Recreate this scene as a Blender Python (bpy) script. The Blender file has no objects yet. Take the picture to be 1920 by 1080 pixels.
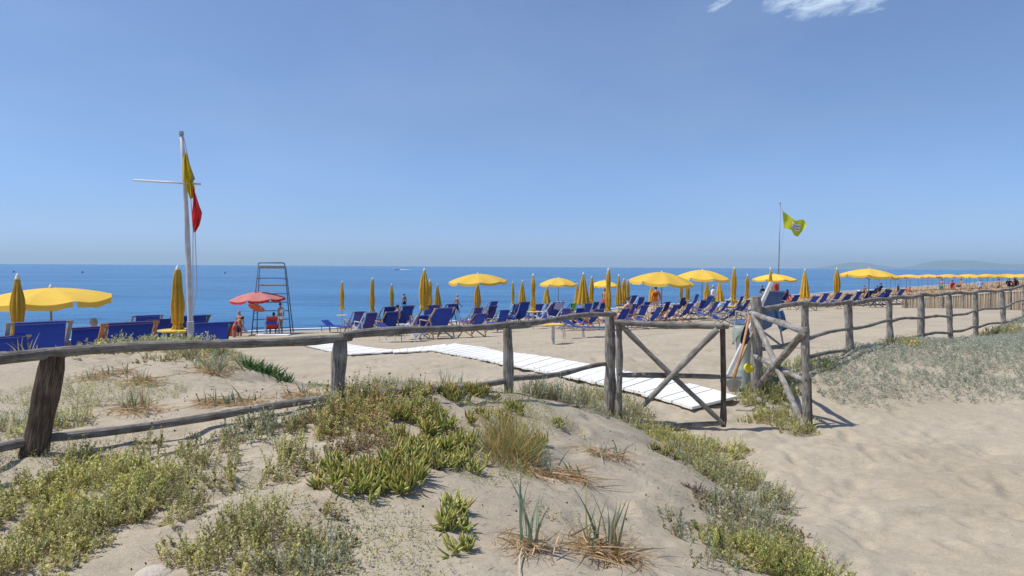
import bpy, bmesh, math, random
import numpy as np
from mathutils import Vector, Matrix
random.seed(7); RNG = np.random.default_rng(11)
SC = bpy.context.scene
COL = SC.collection
R = math.radians
PI = math.pi

# ------------------------------------------------------------------ camera
FPX = 1250.0
K = 1.33      # the beach is laid out this much farther off than first estimated
cam_d = bpy.data.cameras.new('camera'); cam = bpy.data.objects.new('camera', cam_d); COL.objects.link(cam)
cam_d.sensor_width = 36; cam_d.lens = 36 * FPX / 1920; cam_d.clip_start = 0.05; cam_d.clip_end = 120000
CAMLOC = Vector((0, 0, 1.6))
CAMROT = (Matrix.Rotation(R(90 - 1.84), 3, 'X') @ Matrix.Rotation(R(0.33), 3, 'Z'))
cam.matrix_world = Matrix.Translation(CAMLOC) @ CAMROT.to_4x4()
SC.camera = cam

# ------------------------------------------------------------------ light
SUN_EL, SUN_AZ = R(60), R(-97)          # azimuth clockwise from +Y (sun stands to the left)
w = bpy.data.worlds.new('World'); SC.world = w; w.use_nodes = True
wn, wl = w.node_tree.nodes, w.node_tree.links
bg = wn['Background']; bg.inputs['Strength'].default_value = 0.092
sky = wn.new('ShaderNodeTexSky'); sky.sky_type = 'NISHITA'; sky.sun_disc = False
sky.sun_elevation = SUN_EL; sky.sun_rotation = SUN_AZ; sky.altitude = 0
sky.air_density = 1.0; sky.dust_density = 0.35; sky.ozone_density = 3.0
tc = wn.new('ShaderNodeTexCoord')
def wmath(op, a, b=None):
    n = wn.new('ShaderNodeMath'); n.operation = op
    for i, v in enumerate((a, b)):
        if v is None: continue
        if isinstance(v, (int, float)): n.inputs[i].default_value = v
        else: wl.new(v, n.inputs[i])
    return n.outputs[0]
sep = wn.new('ShaderNodeSeparateXYZ'); wl.new(tc.outputs['Generated'], sep.inputs[0])
# a general tint of the clear sky, the same all round
tint = wn.new('ShaderNodeValToRGB')
wl.new(sep.outputs['Z'], tint.inputs[0])
el = tint.color_ramp.elements
el[0].position = 0.0; el[0].color = (0.72, 0.96, 1.85, 1)
el[1].position = 0.42; el[1].color = (1.25, 1.24, 1.38, 1)
e = el.new(0.07); e.color = (0.74, 0.93, 1.42, 1); e = el.new(0.2); e.color = (0.975, 1.05, 1.26, 1)
mul = wn.new('ShaderNodeMix'); mul.data_type = 'RGBA'; mul.blend_type = 'MULTIPLY'; mul.inputs[0].default_value = 1
wl.new(sky.outputs[0], mul.inputs[6]); wl.new(tint.outputs[0], mul.inputs[7])
# thin white cloud high on the right
def wdir(px, py):
    return (CAMROT @ Vector(((px - 960) / FPX, -(py - 540) / FPX, -1))).normalized()
def cloud_mask(px, py, sx, sy, tiltdeg, nscale, seed, lo, hi):
    c = wdir(px, py); up = Vector((0, 0, 1)); rt = c.cross(up).normalized(); u2 = rt.cross(c).normalized()
    ct, st = math.cos(R(tiltdeg)), math.sin(R(tiltdeg))
    a = rt * ct + u2 * st; b = u2 * ct - rt * st
    def dot(v):
        n = wn.new('ShaderNodeVectorMath'); n.operation = 'DOT_PRODUCT'; wl.new(tc.outputs['Generated'], n.inputs[0]); n.inputs[1].default_value = v
        return n.outputs['Value']
    da = wmath('DIVIDE', dot(a), sx); db = wmath('DIVIDE', dot(b), sy)
    r2 = wmath('ADD', wmath('MULTIPLY', da, da), wmath('MULTIPLY', db, db))
    cx = wn.new('ShaderNodeCombineXYZ'); wl.new(da, cx.inputs[0]); wl.new(db, cx.inputs[1]); cx.inputs[2].default_value = seed
    nz = wn.new('ShaderNodeTexNoise'); nz.inputs['Scale'].default_value = nscale; nz.inputs['Detail'].default_value = 8; nz.inputs['Roughness'].default_value = 0.62
    nz.inputs['Distortion'].default_value = 0.6
    wl.new(cx.outputs[0], nz.inputs['Vector'])
    v = wmath('SUBTRACT', wmath('ADD', wmath('MULTIPLY', nz.outputs['Fac'], 2.2), -0.05), r2)
    mr = wn.new('ShaderNodeMapRange'); mr.inputs[1].default_value = lo; mr.inputs[2].default_value = hi; wl.new(v, mr.inputs[0])
    return mr.outputs[0]
m1 = cloud_mask(1600, -40, 0.120, 0.046, 5, 3.4, 3.0, 0.22, 1.25)
m2 = cloud_mask(1350, 8, 0.024, 0.0075, 24, 2.0, 8.0, 0.3, 2.2)
vm = wn.new('ShaderNodeMapping'); vm.inputs['Scale'].default_value = (1, 1, 2.6); wl.new(tc.outputs['Generated'], vm.inputs[0])
vn = wn.new('ShaderNodeTexNoise'); vn.inputs['Scale'].default_value = 2.2; vn.inputs['Detail'].default_value = 6; vn.inputs['Roughness'].default_value = .55; wl.new(vm.outputs[0], vn.inputs['Vector'])
vr = wn.new('ShaderNodeMapRange'); vr.inputs[1].default_value = .42; vr.inputs[2].default_value = .8; vr.inputs[4].default_value = .10; wl.new(vn.outputs['Fac'], vr.inputs[0])
mm = wmath('MAXIMUM', wmath('MAXIMUM', m1, m2), vr.outputs[0])
cl = wn.new('ShaderNodeMix'); cl.data_type = 'RGBA'; wl.new(mm, cl.inputs[0]); wl.new(mul.outputs[2], cl.inputs[6]); cl.inputs[7].default_value = (7.6, 9.2, 10.6, 1)
wl.new(cl.outputs[2], bg.inputs['Color'])

sun_d = bpy.data.lights.new('sun', 'SUN'); sun_d.energy = 4.0; sun_d.angle = R(0.53); sun_d.color = (1.0, 0.955, 0.88)
sun = bpy.data.objects.new('sun', sun_d); COL.objects.link(sun)
sdir = Vector((math.sin(SUN_AZ) * math.cos(SUN_EL), math.cos(SUN_AZ) * math.cos(SUN_EL), math.sin(SUN_EL)))
sun.rotation_euler = sdir.to_track_quat('Z', 'Y').to_euler()
sun.location = (0, 0, 30)
SC.view_settings.view_transform = 'Standard'; SC.view_settings.look = 'None'
SC.view_settings.exposure = 0.14; SC.view_settings.gamma = 1; SC.view_settings.use_curve_mapping = False
SC.cycles.max_bounces = 8; SC.cycles.transparent_max_bounces = 8

# ------------------------------------------------------------------ terrain function
SHX = np.array([-900, -60, -20, -13, -9.3, -6.5, -3, 2, 10, 33, 101, 1500, 4000.])
SHY = np.array([-900, -12, 18, 22.3, 24.9, 26.6, 29.2, 34.8, 43.8, 69, 138, 1570, 4100.])
BS = np.array([-400, -60, -6, -2, 0, 3, 7, 11, 16, 21, 26, 40, 70, 400.])
BZ = np.array([-7, -5.3, -2.2, -1.85, -1.73, -1.48, -1.28, -1.03, -.62, -.22, 0, .08, .35, 1.2])
SHX = SHX * K; SHY = SHY * K
def shore_y(x): return np.interp(x, SHX, SHY)
def sdist(x, y): return (shore_y(x) - y) * 0.69
def beach(x, y):
    s = sdist(x, y)
    return (np.interp(s, BS, BZ) + np.interp(s - .5, BS, BZ) + np.interp(s + .5, BS, BZ)) / 3
CP = np.array([
 (1.9,1,0),(1.9,2.5,0),(2.0,4,0),(2.0,5.5,0),(2.0,7,0),(3,1,.02),(3,3,0),(3.2,5,0),(3.3,6.3,0),(4.5,3,.02),(4.5,5,0),(4.5,6.6,0),(6,5,.04),(6,6.8,.05),(8,7,.1),(8,4,.05),
 (2.5,8,0),(1.72,3.4,0),(1.68,4.5,0),(1.62,5.5,0),(1.5,6.5,0),(2.6,6.7,0),(0,0,.3),(1.6,0,.05),(1.2,2.4,.25),(-3,-1,.4),(3,-2,.05),(1,-3,.2),
 (1.2,3.5,.2),(1.25,4.5,.2),(1.15,5.4,.18),(1.0,6.2,.17),(.6,3,.36),(.6,4.5,.42),(.5,5.5,.45),(.5,6.2,.33),(0,2.4,.48),(-.5,2.4,.5),(0,4,.58),(-.03,5.2,.62),
 (-1.04,4.05,.77),(-1,3,.6),(-2.32,3.3,.64),(-2.3,2.2,.5),(-1.5,1.5,.45),(-3.5,3,.62),(-3.5,1.5,.5),(-1.7,3.7,.69),(-.6,4.7,.69),(-.68,5,.67),
 (-3.2,6,.82),(-2.5,5.8,.74),(-4.5,6,.8),(-4.2,5,.75),(-3,4.8,.7),(-2.2,5,.68),(-1.6,5.3,.62),(-2.75,6.5,.77),(-2.27,6.3,.63),(-1.76,5.8,.52),
 (-.7,6,.36),(-.7,7,.06),(0,6.2,.33),(0,7.2,.05),(-1.8,6.8,.15),(-1.8,8,0),(-3,7.4,.5),(-3,8.5,.06),(-4.5,7.5,.5),(-4.5,8.7,0),(-6,6,.72),(-6,7.4,.4),(-6,8.8,-.1),(-8,6,.6),(-8,8.5,-.2),
 (-5,3.5,.65),(-6,4.5,.7),(-5,1,.5),(-8,3,.6),(1,8,0),(1,7.3,.04),(.5,7.2,.04),
 (3.2,7.2,.03),(4.5,7.3,.05),(5.8,7.5,.08),(7.5,8.1,.15),(2.95,8.0,.05),(3.3,8.1,.16),(3.77,8.6,.3),(4.75,9.4,.42),(5.9,10.4,.46),(7.1,11.6,.28),(8.3,12.6,.23),(9.6,13.8,.12),(11,15,.35),(12.5,16.2,.42),
 (4.5,8.3,.28),(5.5,9,.35),(6.5,9.5,.38),(8,10.5,.36),(9.5,11.5,.36),(12,12,.45),(9,9,.28),(14,15,.5),
 (3.3,9.6,.02),(4.3,10.6,0),(5.3,11.8,-.02),(6.6,13.2,-.03),(8.1,14.2,-.04),(9.6,15.6,-.05),(11.4,17.2,-.05),(2.5,9.5,0),(1.5,10,0),(0,10,-.05),(-2,10,-.08),(2,12,-.06),(5,14,-.08),
 (-1,13,-.2),(-5,11,-.35),(-8,11,-.45),(10,18.5,-.08),(15,18.5,.1),(18,12,.4),(18,5,.2),(12,5,.1),(-12,5,.3),(-12,9,-.1)])
_res = CP[:, 2] - beach(CP[:, 0], CP[:, 1])
def _phi(r2): return np.sqrt(r2 + 0.3 ** 2)
_D = _phi(((CP[:, None, :2] - CP[None, :, :2]) ** 2).sum(-1))
_W = np.linalg.solve(_D + np.eye(len(CP)) * 0.02, _res)
def _hash(ix, iy, seed):
    h = (ix.astype(np.int64) * 374761393 + iy.astype(np.int64) * 668265263 + seed * 2147483647) & 0xffffffff
    h = ((h ^ (h >> 13)) * 1274126177) & 0xffffffff
    return ((h ^ (h >> 16)) & 0xffff) / 65535.0
def vnoise(x, y, seed=0):
    ix, iy = np.floor(x), np.floor(y); fx, fy = x - ix, y - iy
    fx = fx * fx * (3 - 2 * fx); fy = fy * fy * (3 - 2 * fy)
    a, b, c, d = _hash(ix, iy, seed), _hash(ix + 1, iy, seed), _hash(ix, iy + 1, seed), _hash(ix + 1, iy + 1, seed)
    return (a * (1 - fx) + b * fx) * (1 - fy) + (c * (1 - fx) + d * fx) * fy - .5
def sstep(a, b, x):
    t = np.clip((x - a) / (b - a), 0, 1); return t * t * (3 - 2 * t)
def terrain0(x, y):
    x = np.atleast_1d(np.asarray(x, float)); y = np.atleast_1d(np.asarray(y, float))
    z = beach(x, y)
    m = (1 - sstep(15.5, 19.5, y)) * (1 - sstep(12, 17, np.abs(x))) * sstep(-6, -3, y)
    k = np.nonzero(m > 0)[0]
    for i in range(0, len(k), 40000):
        j = k[i:i + 40000]
        d2 = (x[j, None] - CP[None, :, 0]) ** 2 + (y[j, None] - CP[None, :, 1]) ** 2
        z[j] += (_phi(d2) @ _W) * m[j]
    return z
FOOT = np.concatenate([RNG.uniform([1.5, 2.4], [7.5, 7.4], (230, 2)), RNG.uniform([-7, 8.2], [10, 20], (520, 2)), RNG.uniform([-3.5, 2.4], [1.2, 5.2], (45, 2))])
def prints(x, y, z):
    rnd = np.random.default_rng(3)
    for fx_, fy_ in FOOT:
        a = rnd.normal(PI / 2 - .3, .5); k = np.nonzero((np.abs(x - fx_) < .3) & (np.abs(y - fy_) < .3))[0]
        if not len(k): continue
        dx, dy = x[k] - fx_, y[k] - fy_; u = (dx * math.cos(a) + dy * math.sin(a)) / .13; v = (-dx * math.sin(a) + dy * math.cos(a)) / .062; r2 = u * u + v * v; s_ = rnd.uniform(.25, .75)
        z[k] += s_ * (-.026 * np.exp(-r2 ** 1.3) + .011 * np.exp(-((np.sqrt(r2) - 1.5) / .45) ** 2))
    return z
def terrain(x, y):
    z = terrain0(x, y)
    x = np.atleast_1d(np.asarray(x, float)); y = np.atleast_1d(np.asarray(y, float))
    near = 1 - sstep(14, 30, np.hypot(x, y))
    wx = x + vnoise(x * 1.3, y * 1.3, 9) * .5; wy = y + vnoise(x * 1.3, y * 1.3, 10) * .5
    n = vnoise(wx * 1.6, wy * 2.2, 1) * .055 + vnoise(wx * 4.0, wy * 6.5, 2) * .028 + vnoise(wx * 9, wy * 13, 3) * .012 + vnoise(wx * 22, wy * 26, 4) * .004
    lee = vnoise(wx * 3.0, wy * 4.5, 5); n += -np.maximum(lee - .10, 0) * .12 - np.maximum(vnoise(wx * 6.5, wy * 9, 6) - .2, 0) * .10
    z = z + n * near * sstep(-.5, 2, sdist(x, y)) * .85
    return z
def tz(x, y): return float(terrain(x, y)[0])
CAMR = np.array(CAMROT)
def ray(px, py):
    d = CAMR @ np.array([(px - 960) / FPX, -(py - 540) / FPX, -1.0]); return d / d[1]
def at(px, py, Y):
    d = ray(px, py); return Vector((d[0] * Y, d[1] * Y, 1.6 + d[2] * Y))
_YS = np.concatenate([np.arange(1.2, 16, .02), np.arange(16, 200, .06)])
def by_top(px, py, h=0.0, ymin=1.2):
    """ground point on which a thing of height h has its top at this pixel"""
    d = ray(px, py); Y = _YS[_YS >= ymin]
    f = (1.6 + d[2] * Y) - (terrain(d[0] * Y, Y) + h)
    k = np.nonzero(f <= 0)[0]; i = k[0] if len(k) else len(Y) - 1
    y = Y[i]; x = d[0] * y
    return Vector((x, y, tz(x, y)))
def ground(px, py, ymin=1.2): return by_top(px, py, 0, ymin)

# ------------------------------------------------------------------ object helpers
def link(name, me, m=None, parent=None):
    if m is not None and len(me.materials) == 0: me.materials.append(m)
    o = bpy.data.objects.new(name, me); COL.objects.link(o)
    if parent is not None: o.parent = parent
    return o
def thing(name, label, cat, loc=(0, 0, 0), rz=0, group=None):
    o = bpy.data.objects.new(name, None); o.empty_display_size = .2; COL.objects.link(o)
    o.location = loc; o.rotation_euler = (0, 0, rz); tag(o, label, cat, group); return o
def tag(o, label=None, cat=None, group=None, kind=None):
    if label: o['label'] = label
    if cat: o['category'] = cat
    if group: o['group'] = group
    if kind: o['kind'] = kind
    return o
def copy_tree(o, parent=None):
    c = o.copy(); COL.objects.link(c)
    if parent is not None: c.parent = parent
    for ch in [q for q in KIDS.get(o.name, [])]: copy_tree(ch, c)
    return c
KIDS = {}
def kid(parent, o): KIDS.setdefault(parent.name, []).append(o); return o
class MB:
    """collects shapes with numpy/lists, builds ONE mesh"""
    def __init__(s): s.v = []; s.f = []; s.uv = {}
    def add(s, vs, fs):
        n = len(s.v); s.v += [tuple(p) for p in vs]; s.f += [tuple(i + n for i in f) for f in fs]; return n
    def box(s, c, size, rot=None):
        x, y, z = [q / 2 for q in size]; vs = [Vector(p) for p in ((-x,-y,-z),(x,-y,-z),(x,y,-z),(-x,y,-z),(-x,-y,z),(x,-y,z),(x,y,z),(-x,y,z))]
        if rot is not None: vs = [rot @ p for p in vs]
        s.add([p + Vector(c) for p in vs], [(0,3,2,1),(4,5,6,7),(0,1,5,4),(1,2,6,5),(2,3,7,6),(3,0,4,7)]); return s
    def bar(s, a, b, wd, th=None, up=(0, 0, 1)):
        a, b = Vector(a), Vector(b); d = b - a; L = d.length; d.normalize()
        sx = d.cross(Vector(up));
        if sx.length < 1e-4: sx = Vector((1, 0, 0))
        sx.normalize(); sz = sx.cross(d)
        M = Matrix((sx, d, sz)).transposed(); s.box((a + b) / 2, (wd, L, th or wd), M); return s
    def tube(s, pts, radii, n=8, cap=True, jit=0, seed=0):
        pts = [Vector(p) for p in pts]; rnd = random.Random(seed); base = len(s.v)
        if isinstance(radii, (int, float)): radii = [radii] * len(pts)
        up = Vector((0.0123, 0.031, 1)); rings = []; L = 0
        for i, p in enumerate(pts):
            d = (pts[min(i + 1, len(pts) - 1)] - pts[max(i - 1, 0)]).normalized()
            if i: L += (p - pts[i - 1]).length
            ax = d.cross(up)
            if ax.length < .1: ax = d.cross(Vector((0, 1, 0.01)))
            ax.normalize(); ay = d.cross(ax)
            for k in range(n):
                a = 2 * PI * k / n; rr = radii[i] * (1 + (rnd.uniform(-jit, jit) if jit else 0))
                s.v.append(tuple(p + (ax * math.cos(a) + ay * math.sin(a)) * rr)); s.uv[len(s.v) - 1] = (k / n, L)
        for i in range(len(pts) - 1):
            for k in range(n):
                a, b = base + i * n + k, base + i * n + (k + 1) % n; s.f.append((a, b, b + n, a + n))
        if cap:
            s.f.append(tuple(base + k for k in range(n))[::-1]); e = base + (len(pts) - 1) * n; s.f.append(tuple(e + k for k in range(n)))
        return s
    def lathe(s, prof, n=16, c=(0, 0, 0)):
        base = len(s.v); c = Vector(c)
        for r, z in prof:
            for k in range(n): s.v.append(tuple(c + Vector((r * math.cos(2*PI*k/n), r * math.sin(2*PI*k/n), z))))
        for i in range(len(prof) - 1):
            for k in range(n):
                a, b = base + i*n + k, base + i*n + (k+1) % n; s.f.append((a, b, b+n, a+n))
        return s
    def grid(s, P, nu, nv, wrap=False):
        base = len(s.v); s.v += [tuple(p) for p in P]
        for i in range(nu - 1):
            for j in range(nv if wrap else nv - 1):
                a = base + i*nv + j; b = base + i*nv + (j+1) % nv; s.f.append((a, b, b+nv, a+nv))
        return s
    def mesh(s, name='mesh', smooth=False):
        me = bpy.data.meshes.new(name); me.from_pydata(s.v, [], s.f)
        if smooth: me.polygons.foreach_set('use_smooth', [True] * len(me.polygons))
        if s.uv:
            uv = me.uv_layers.new(name='UVMap'); li = np.zeros(len(me.loops), np.int32); me.loops.foreach_get('vertex_index', li)
            arr = np.zeros((len(s.v), 2)); 
            for i, q in s.uv.items(): arr[i] = q
            uv.data.foreach_set('uv', arr[li].ravel())
        me.update(); return me
    def build(s, name, m, parent=None, smooth=False):
        o = link(name, s.mesh(name, smooth), m, parent)
        if parent is not None: kid(parent, o)
        return o

# ------------------------------------------------------------------ materials
def mat(name, col, rough=.6, var=.0, vscale=8, bump=0, bscale=60, spec=.3, metal=0, trans=0, coords='Object', stretch=(1, 1, 1), col2=None, detail=5, attr=None, sheen=0):
    m = bpy.data.materials.new(name); m.use_nodes = True; nt = m.node_tree; n, l = nt.nodes, nt.links
    b = n['Principled BSDF']; b.inputs['Roughness'].default_value = rough; b.inputs['Specular IOR Level'].default_value = spec; b.inputs['Metallic'].default_value = metal
    c = tuple(col) + (1,)
    b.inputs['Base Color'].default_value = c; src = None
    if attr:
        a = n.new('ShaderNodeAttribute'); a.attribute_name = attr; src = a.outputs['Color']; l.new(src, b.inputs['Base Color'])
    if var or bump or col2:
        t = n.new('ShaderNodeTexCoord'); mp = n.new('ShaderNodeMapping'); mp.inputs['Scale'].default_value = stretch; l.new(t.outputs[coords], mp.inputs[0])
    if var or col2:
        nz = n.new('ShaderNodeTexNoise'); nz.inputs['Scale'].default_value = vscale; nz.inputs['Detail'].default_value = detail; nz.inputs['Roughness'].default_value = .65; l.new(mp.outputs[0], nz.inputs[0])
        r = n.new('ShaderNodeValToRGB'); l.new(nz.outputs['Fac'], r.inputs[0])
        if col2:
            r.color_ramp.elements[0].position = .36; r.color_ramp.elements[1].position = .64
            r.color_ramp.elements[0].color = c; r.color_ramp.elements[1].color = tuple(col2) + (1,)
            l.new(r.outputs[0], b.inputs['Base Color'])
        else:
            r.color_ramp.elements[0].position = .3; r.color_ramp.elements[1].position = .7
            r.color_ramp.elements[0].color = (1-var,)*3 + (1,); r.color_ramp.elements[1].color = (1+var,)*3 + (1,)
            mx = n.new('ShaderNodeMix'); mx.data_type = 'RGBA'; mx.blend_type = 'MULTIPLY'; mx.inputs[0].default_value = 1
            if src: l.new(src, mx.inputs[6])
            else: mx.inputs[6].default_value = c
            l.new(r.outputs[0], mx.inputs[7]); l.new(mx.outputs[2], b.inputs['Base Color'])
    if bump:
        bz = n.new('ShaderNodeTexNoise'); bz.inputs['Scale'].default_value = bscale; bz.inputs['Detail'].default_value = 4; l.new(mp.outputs[0], bz.inputs[0])
        bp = n.new('ShaderNodeBump'); bp.inputs['Strength'].default_value = bump; bp.inputs['Distance'].default_value = .02; l.new(bz.outputs['Fac'], bp.inputs['Height']); l.new(bp.outputs[0], b.inputs['Normal'])
    if trans:
        tr = n.new('ShaderNodeBsdfTranslucent'); ms = n.new('ShaderNodeMixShader'); ms.inputs[0].default_value = trans
        bc = b.inputs['Base Color']
        if bc.is_linked: l.new(bc.links[0].from_socket, tr.inputs[0])
        else: tr.inputs[0].default_value = c
        l.new(b.outputs[0], ms.inputs[1]); l.new(tr.outputs[0], ms.inputs[2]); l.new(ms.outputs[0], n['Material Output'].inputs[0])
    return m
def wood_mat(name, dark, mid, light):
    m = bpy.data.materials.new(name); m.use_nodes = True; nt = m.node_tree; n, l = nt.nodes, nt.links; b = n['Principled BSDF']
    b.inputs['Roughness'].default_value = .85; b.inputs['Specular IOR Level'].default_value = .15
    t = n.new('ShaderNodeTexCoord')
    def noise(sc, scale, det, coord='Object', dist=0):
        mp = n.new('ShaderNodeMapping'); mp.inputs['Scale'].default_value = sc; l.new(t.outputs[coord], mp.inputs[0])
        z = n.new('ShaderNodeTexNoise'); z.inputs['Scale'].default_value = scale; z.inputs['Detail'].default_value = det; z.inputs['Roughness'].default_value = .7; z.inputs['Distortion'].default_value = dist; l.new(mp.outputs[0], z.inputs[0]); return z.outputs['Fac']
    grain = noise((9, 1.6, 1), 5, 8, 'UV', .4)
    blot = noise((1, 1, 1), 9, 6)
    r = n.new('ShaderNodeValToRGB'); e = r.color_ramp.elements; e[0].position = .33; e[0].color = tuple(dark) + (1,); e[1].position = .68; e[1].color = tuple(light) + (1,); q = e.new(.5); q.color = tuple(mid) + (1,)
    l.new(grain, r.inputs[0])
    r2 = n.new('ShaderNodeValToRGB'); r2.color_ramp.elements[0].position = .36; r2.color_ramp.elements[0].color = (.5, .46, .42, 1); r2.color_ramp.elements[1].position = .62; r2.color_ramp.elements[1].color = (1.15, 1.15, 1.12, 1)
    l.new(blot, r2.inputs[0])
    mx = n.new('ShaderNodeMix'); mx.data_type = 'RGBA'; mx.blend_type = 'MULTIPLY'; mx.inputs[0].default_value = .85; l.new(r.outputs[0], mx.inputs[6]); l.new(r2.outputs[0], mx.inputs[7]); l.new(mx.outputs[2], b.inputs['Base Color'])
    bp = n.new('ShaderNodeBump'); bp.inputs['Strength'].default_value = .8; bp.inputs['Distance'].default_value = .012; l.new(grain, bp.inputs['Height']); l.new(bp.outputs[0], b.inputs['Normal'])
    return m
M = {}
M['log'] = wood_mat('weathered_log', (.075, .064, .054), (.29, .265, .235), (.62, .59, .54))
M['log_grey'] = wood_mat('silvered_log', (.12, .10, .09), (.36, .34, .32), (.58, .56, .54))
M['log_bark'] = wood_mat('bark_log', (.04, .025, .015), (.15, .11, .08), (.30, .25, .20))
M['wood_light'] = mat('light_deck_wood', (.50, .36, .22), .6, .25, 14)
M['wood_grey'] = mat('grey_deck_wood', (.30, .27, .25), .7, .25, 14)
M['wood_orange'] = mat('orange_deck_wood', (.42, .20, .09), .5, .25, 14)
M['wood_dark'] = mat('dark_deck_wood', (.07, .065, .07), .6, .2, 14)
M['metal_white'] = mat('white_tube', (.62, .63, .66), .4, 0)
M['sling_blue'] = mat('blue_canvas', (.032, .062, .31), .85, .10, 6, .15, 300, .15, trans=.1)
M['sling_faded'] = mat('faded_blue_canvas', (.075, .07, .27), .9, .12, 6, .15, 300, .1, trans=.1)
M['sling_greyblue'] = mat('grey_blue_canvas', (.085, .14, .27), .9, .25, 5, .15, 300, .1, trans=.1)
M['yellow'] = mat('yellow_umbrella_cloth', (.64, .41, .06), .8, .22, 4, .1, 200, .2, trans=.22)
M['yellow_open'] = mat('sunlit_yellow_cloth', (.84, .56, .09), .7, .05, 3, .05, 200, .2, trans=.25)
M['yellow_plastic'] = mat('yellow_plastic', (.78, .55, .05), .4, .05)
M['red_cloth'] = mat('faded_red_cloth', (.60, .22, .20), .8, .1, 4, trans=.2)
M['pole'] = mat('steel_pole', (.22, .22, .24), .4, .1, metal=.3)
M['pole_white'] = mat('white_pole', (.50, .50, .50), .5, .22, 9)
M['cap'] = mat('white_cap', (.75, .73, .68), .5)
M['blue_metal'] = mat('blue_painted_steel', (.09, .16, .27), .45, .1)
M['grey_metal'] = mat('galvanised_steel', (.38, .39, .40), .4, .15, metal=.6)
M['white_board'] = mat('white_painted_board', (.79, .78, .75), .7, .12, 3, .3, 50, .2)
M['rope'] = mat('rope', (.35, .37, .42), .8)
M['white'] = mat('white_paint', (.8, .8, .8), .5)
M['red_plastic'] = mat('red_plastic', (.62, .07, .035), .45, .05)
M['skin'] = mat('tanned_skin', (.42, .22, .14), .55, .05); M['skin_pale'] = mat('pale_skin', (.60, .38, .28), .55, .05)
M['hair_dark'] = mat('dark_hair', (.02, .015, .012), .6); M['hair_brown'] = mat('brown_hair', (.11, .05, .03), .6); M['hair_grey'] = mat('grey_blond_hair', (.38, .33, .26), .7)
M['cloth_dark'] = mat('dark_cloth', (.015, .02, .05), .8); M['cloth_red'] = mat('red_cloth', (.60, .04, .03), .8); M['cloth_white'] = mat('white_cloth', (.75, .75, .75), .8)
M['cloth_blue'] = mat('light_blue_cloth', (.35, .5, .68), .8); M['cloth_teal'] = mat('teal_cloth', (.03, .22, .22), .8); M['cloth_orange'] = mat('orange_cloth', (.75, .18, .02), .8); M['cloth_green'] = mat('green_cloth', (.18, .48, .07), .85, .1)
M['foliage'] = mat('leaf', (.1, .15, .05), .6, .18, 3, trans=.45, attr='col', spec=.25)
M['succulent'] = mat('succulent_leaf', (.1, .15, .05), .42, .1, 4, trans=.12, attr='col', spec=.45)

def vary(m, amt):
    nt = m.node_tree; n, l = nt.nodes, nt.links; b = n['Principled BSDF'].inputs['Base Color']; src = b.links[0].from_socket
    oi = n.new('ShaderNodeObjectInfo'); mr = n.new('ShaderNodeMapRange'); mr.inputs[3].default_value = 1 - amt; mr.inputs[4].default_value = 1 + amt; l.new(oi.outputs['Random'], mr.inputs[0])
    vm = n.new('ShaderNodeVectorMath'); vm.operation = 'SCALE'; l.new(src, vm.inputs[0]); l.new(mr.outputs[0], vm.inputs['Scale']); l.new(vm.outputs[0], b)
    for q in n:
        if q.type == 'BSDF_TRANSLUCENT': l.new(vm.outputs[0], q.inputs[0])
for k_ in ('sling_blue', 'sling_faded'): vary(M[k_], .32)
for k_ in ('yellow', 'yellow_open'): vary(M[k_], .16)
for k_ in ('wood_light', 'wood_grey', 'wood_orange', 'wood_dark'): vary(M[k_], .25)
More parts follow.
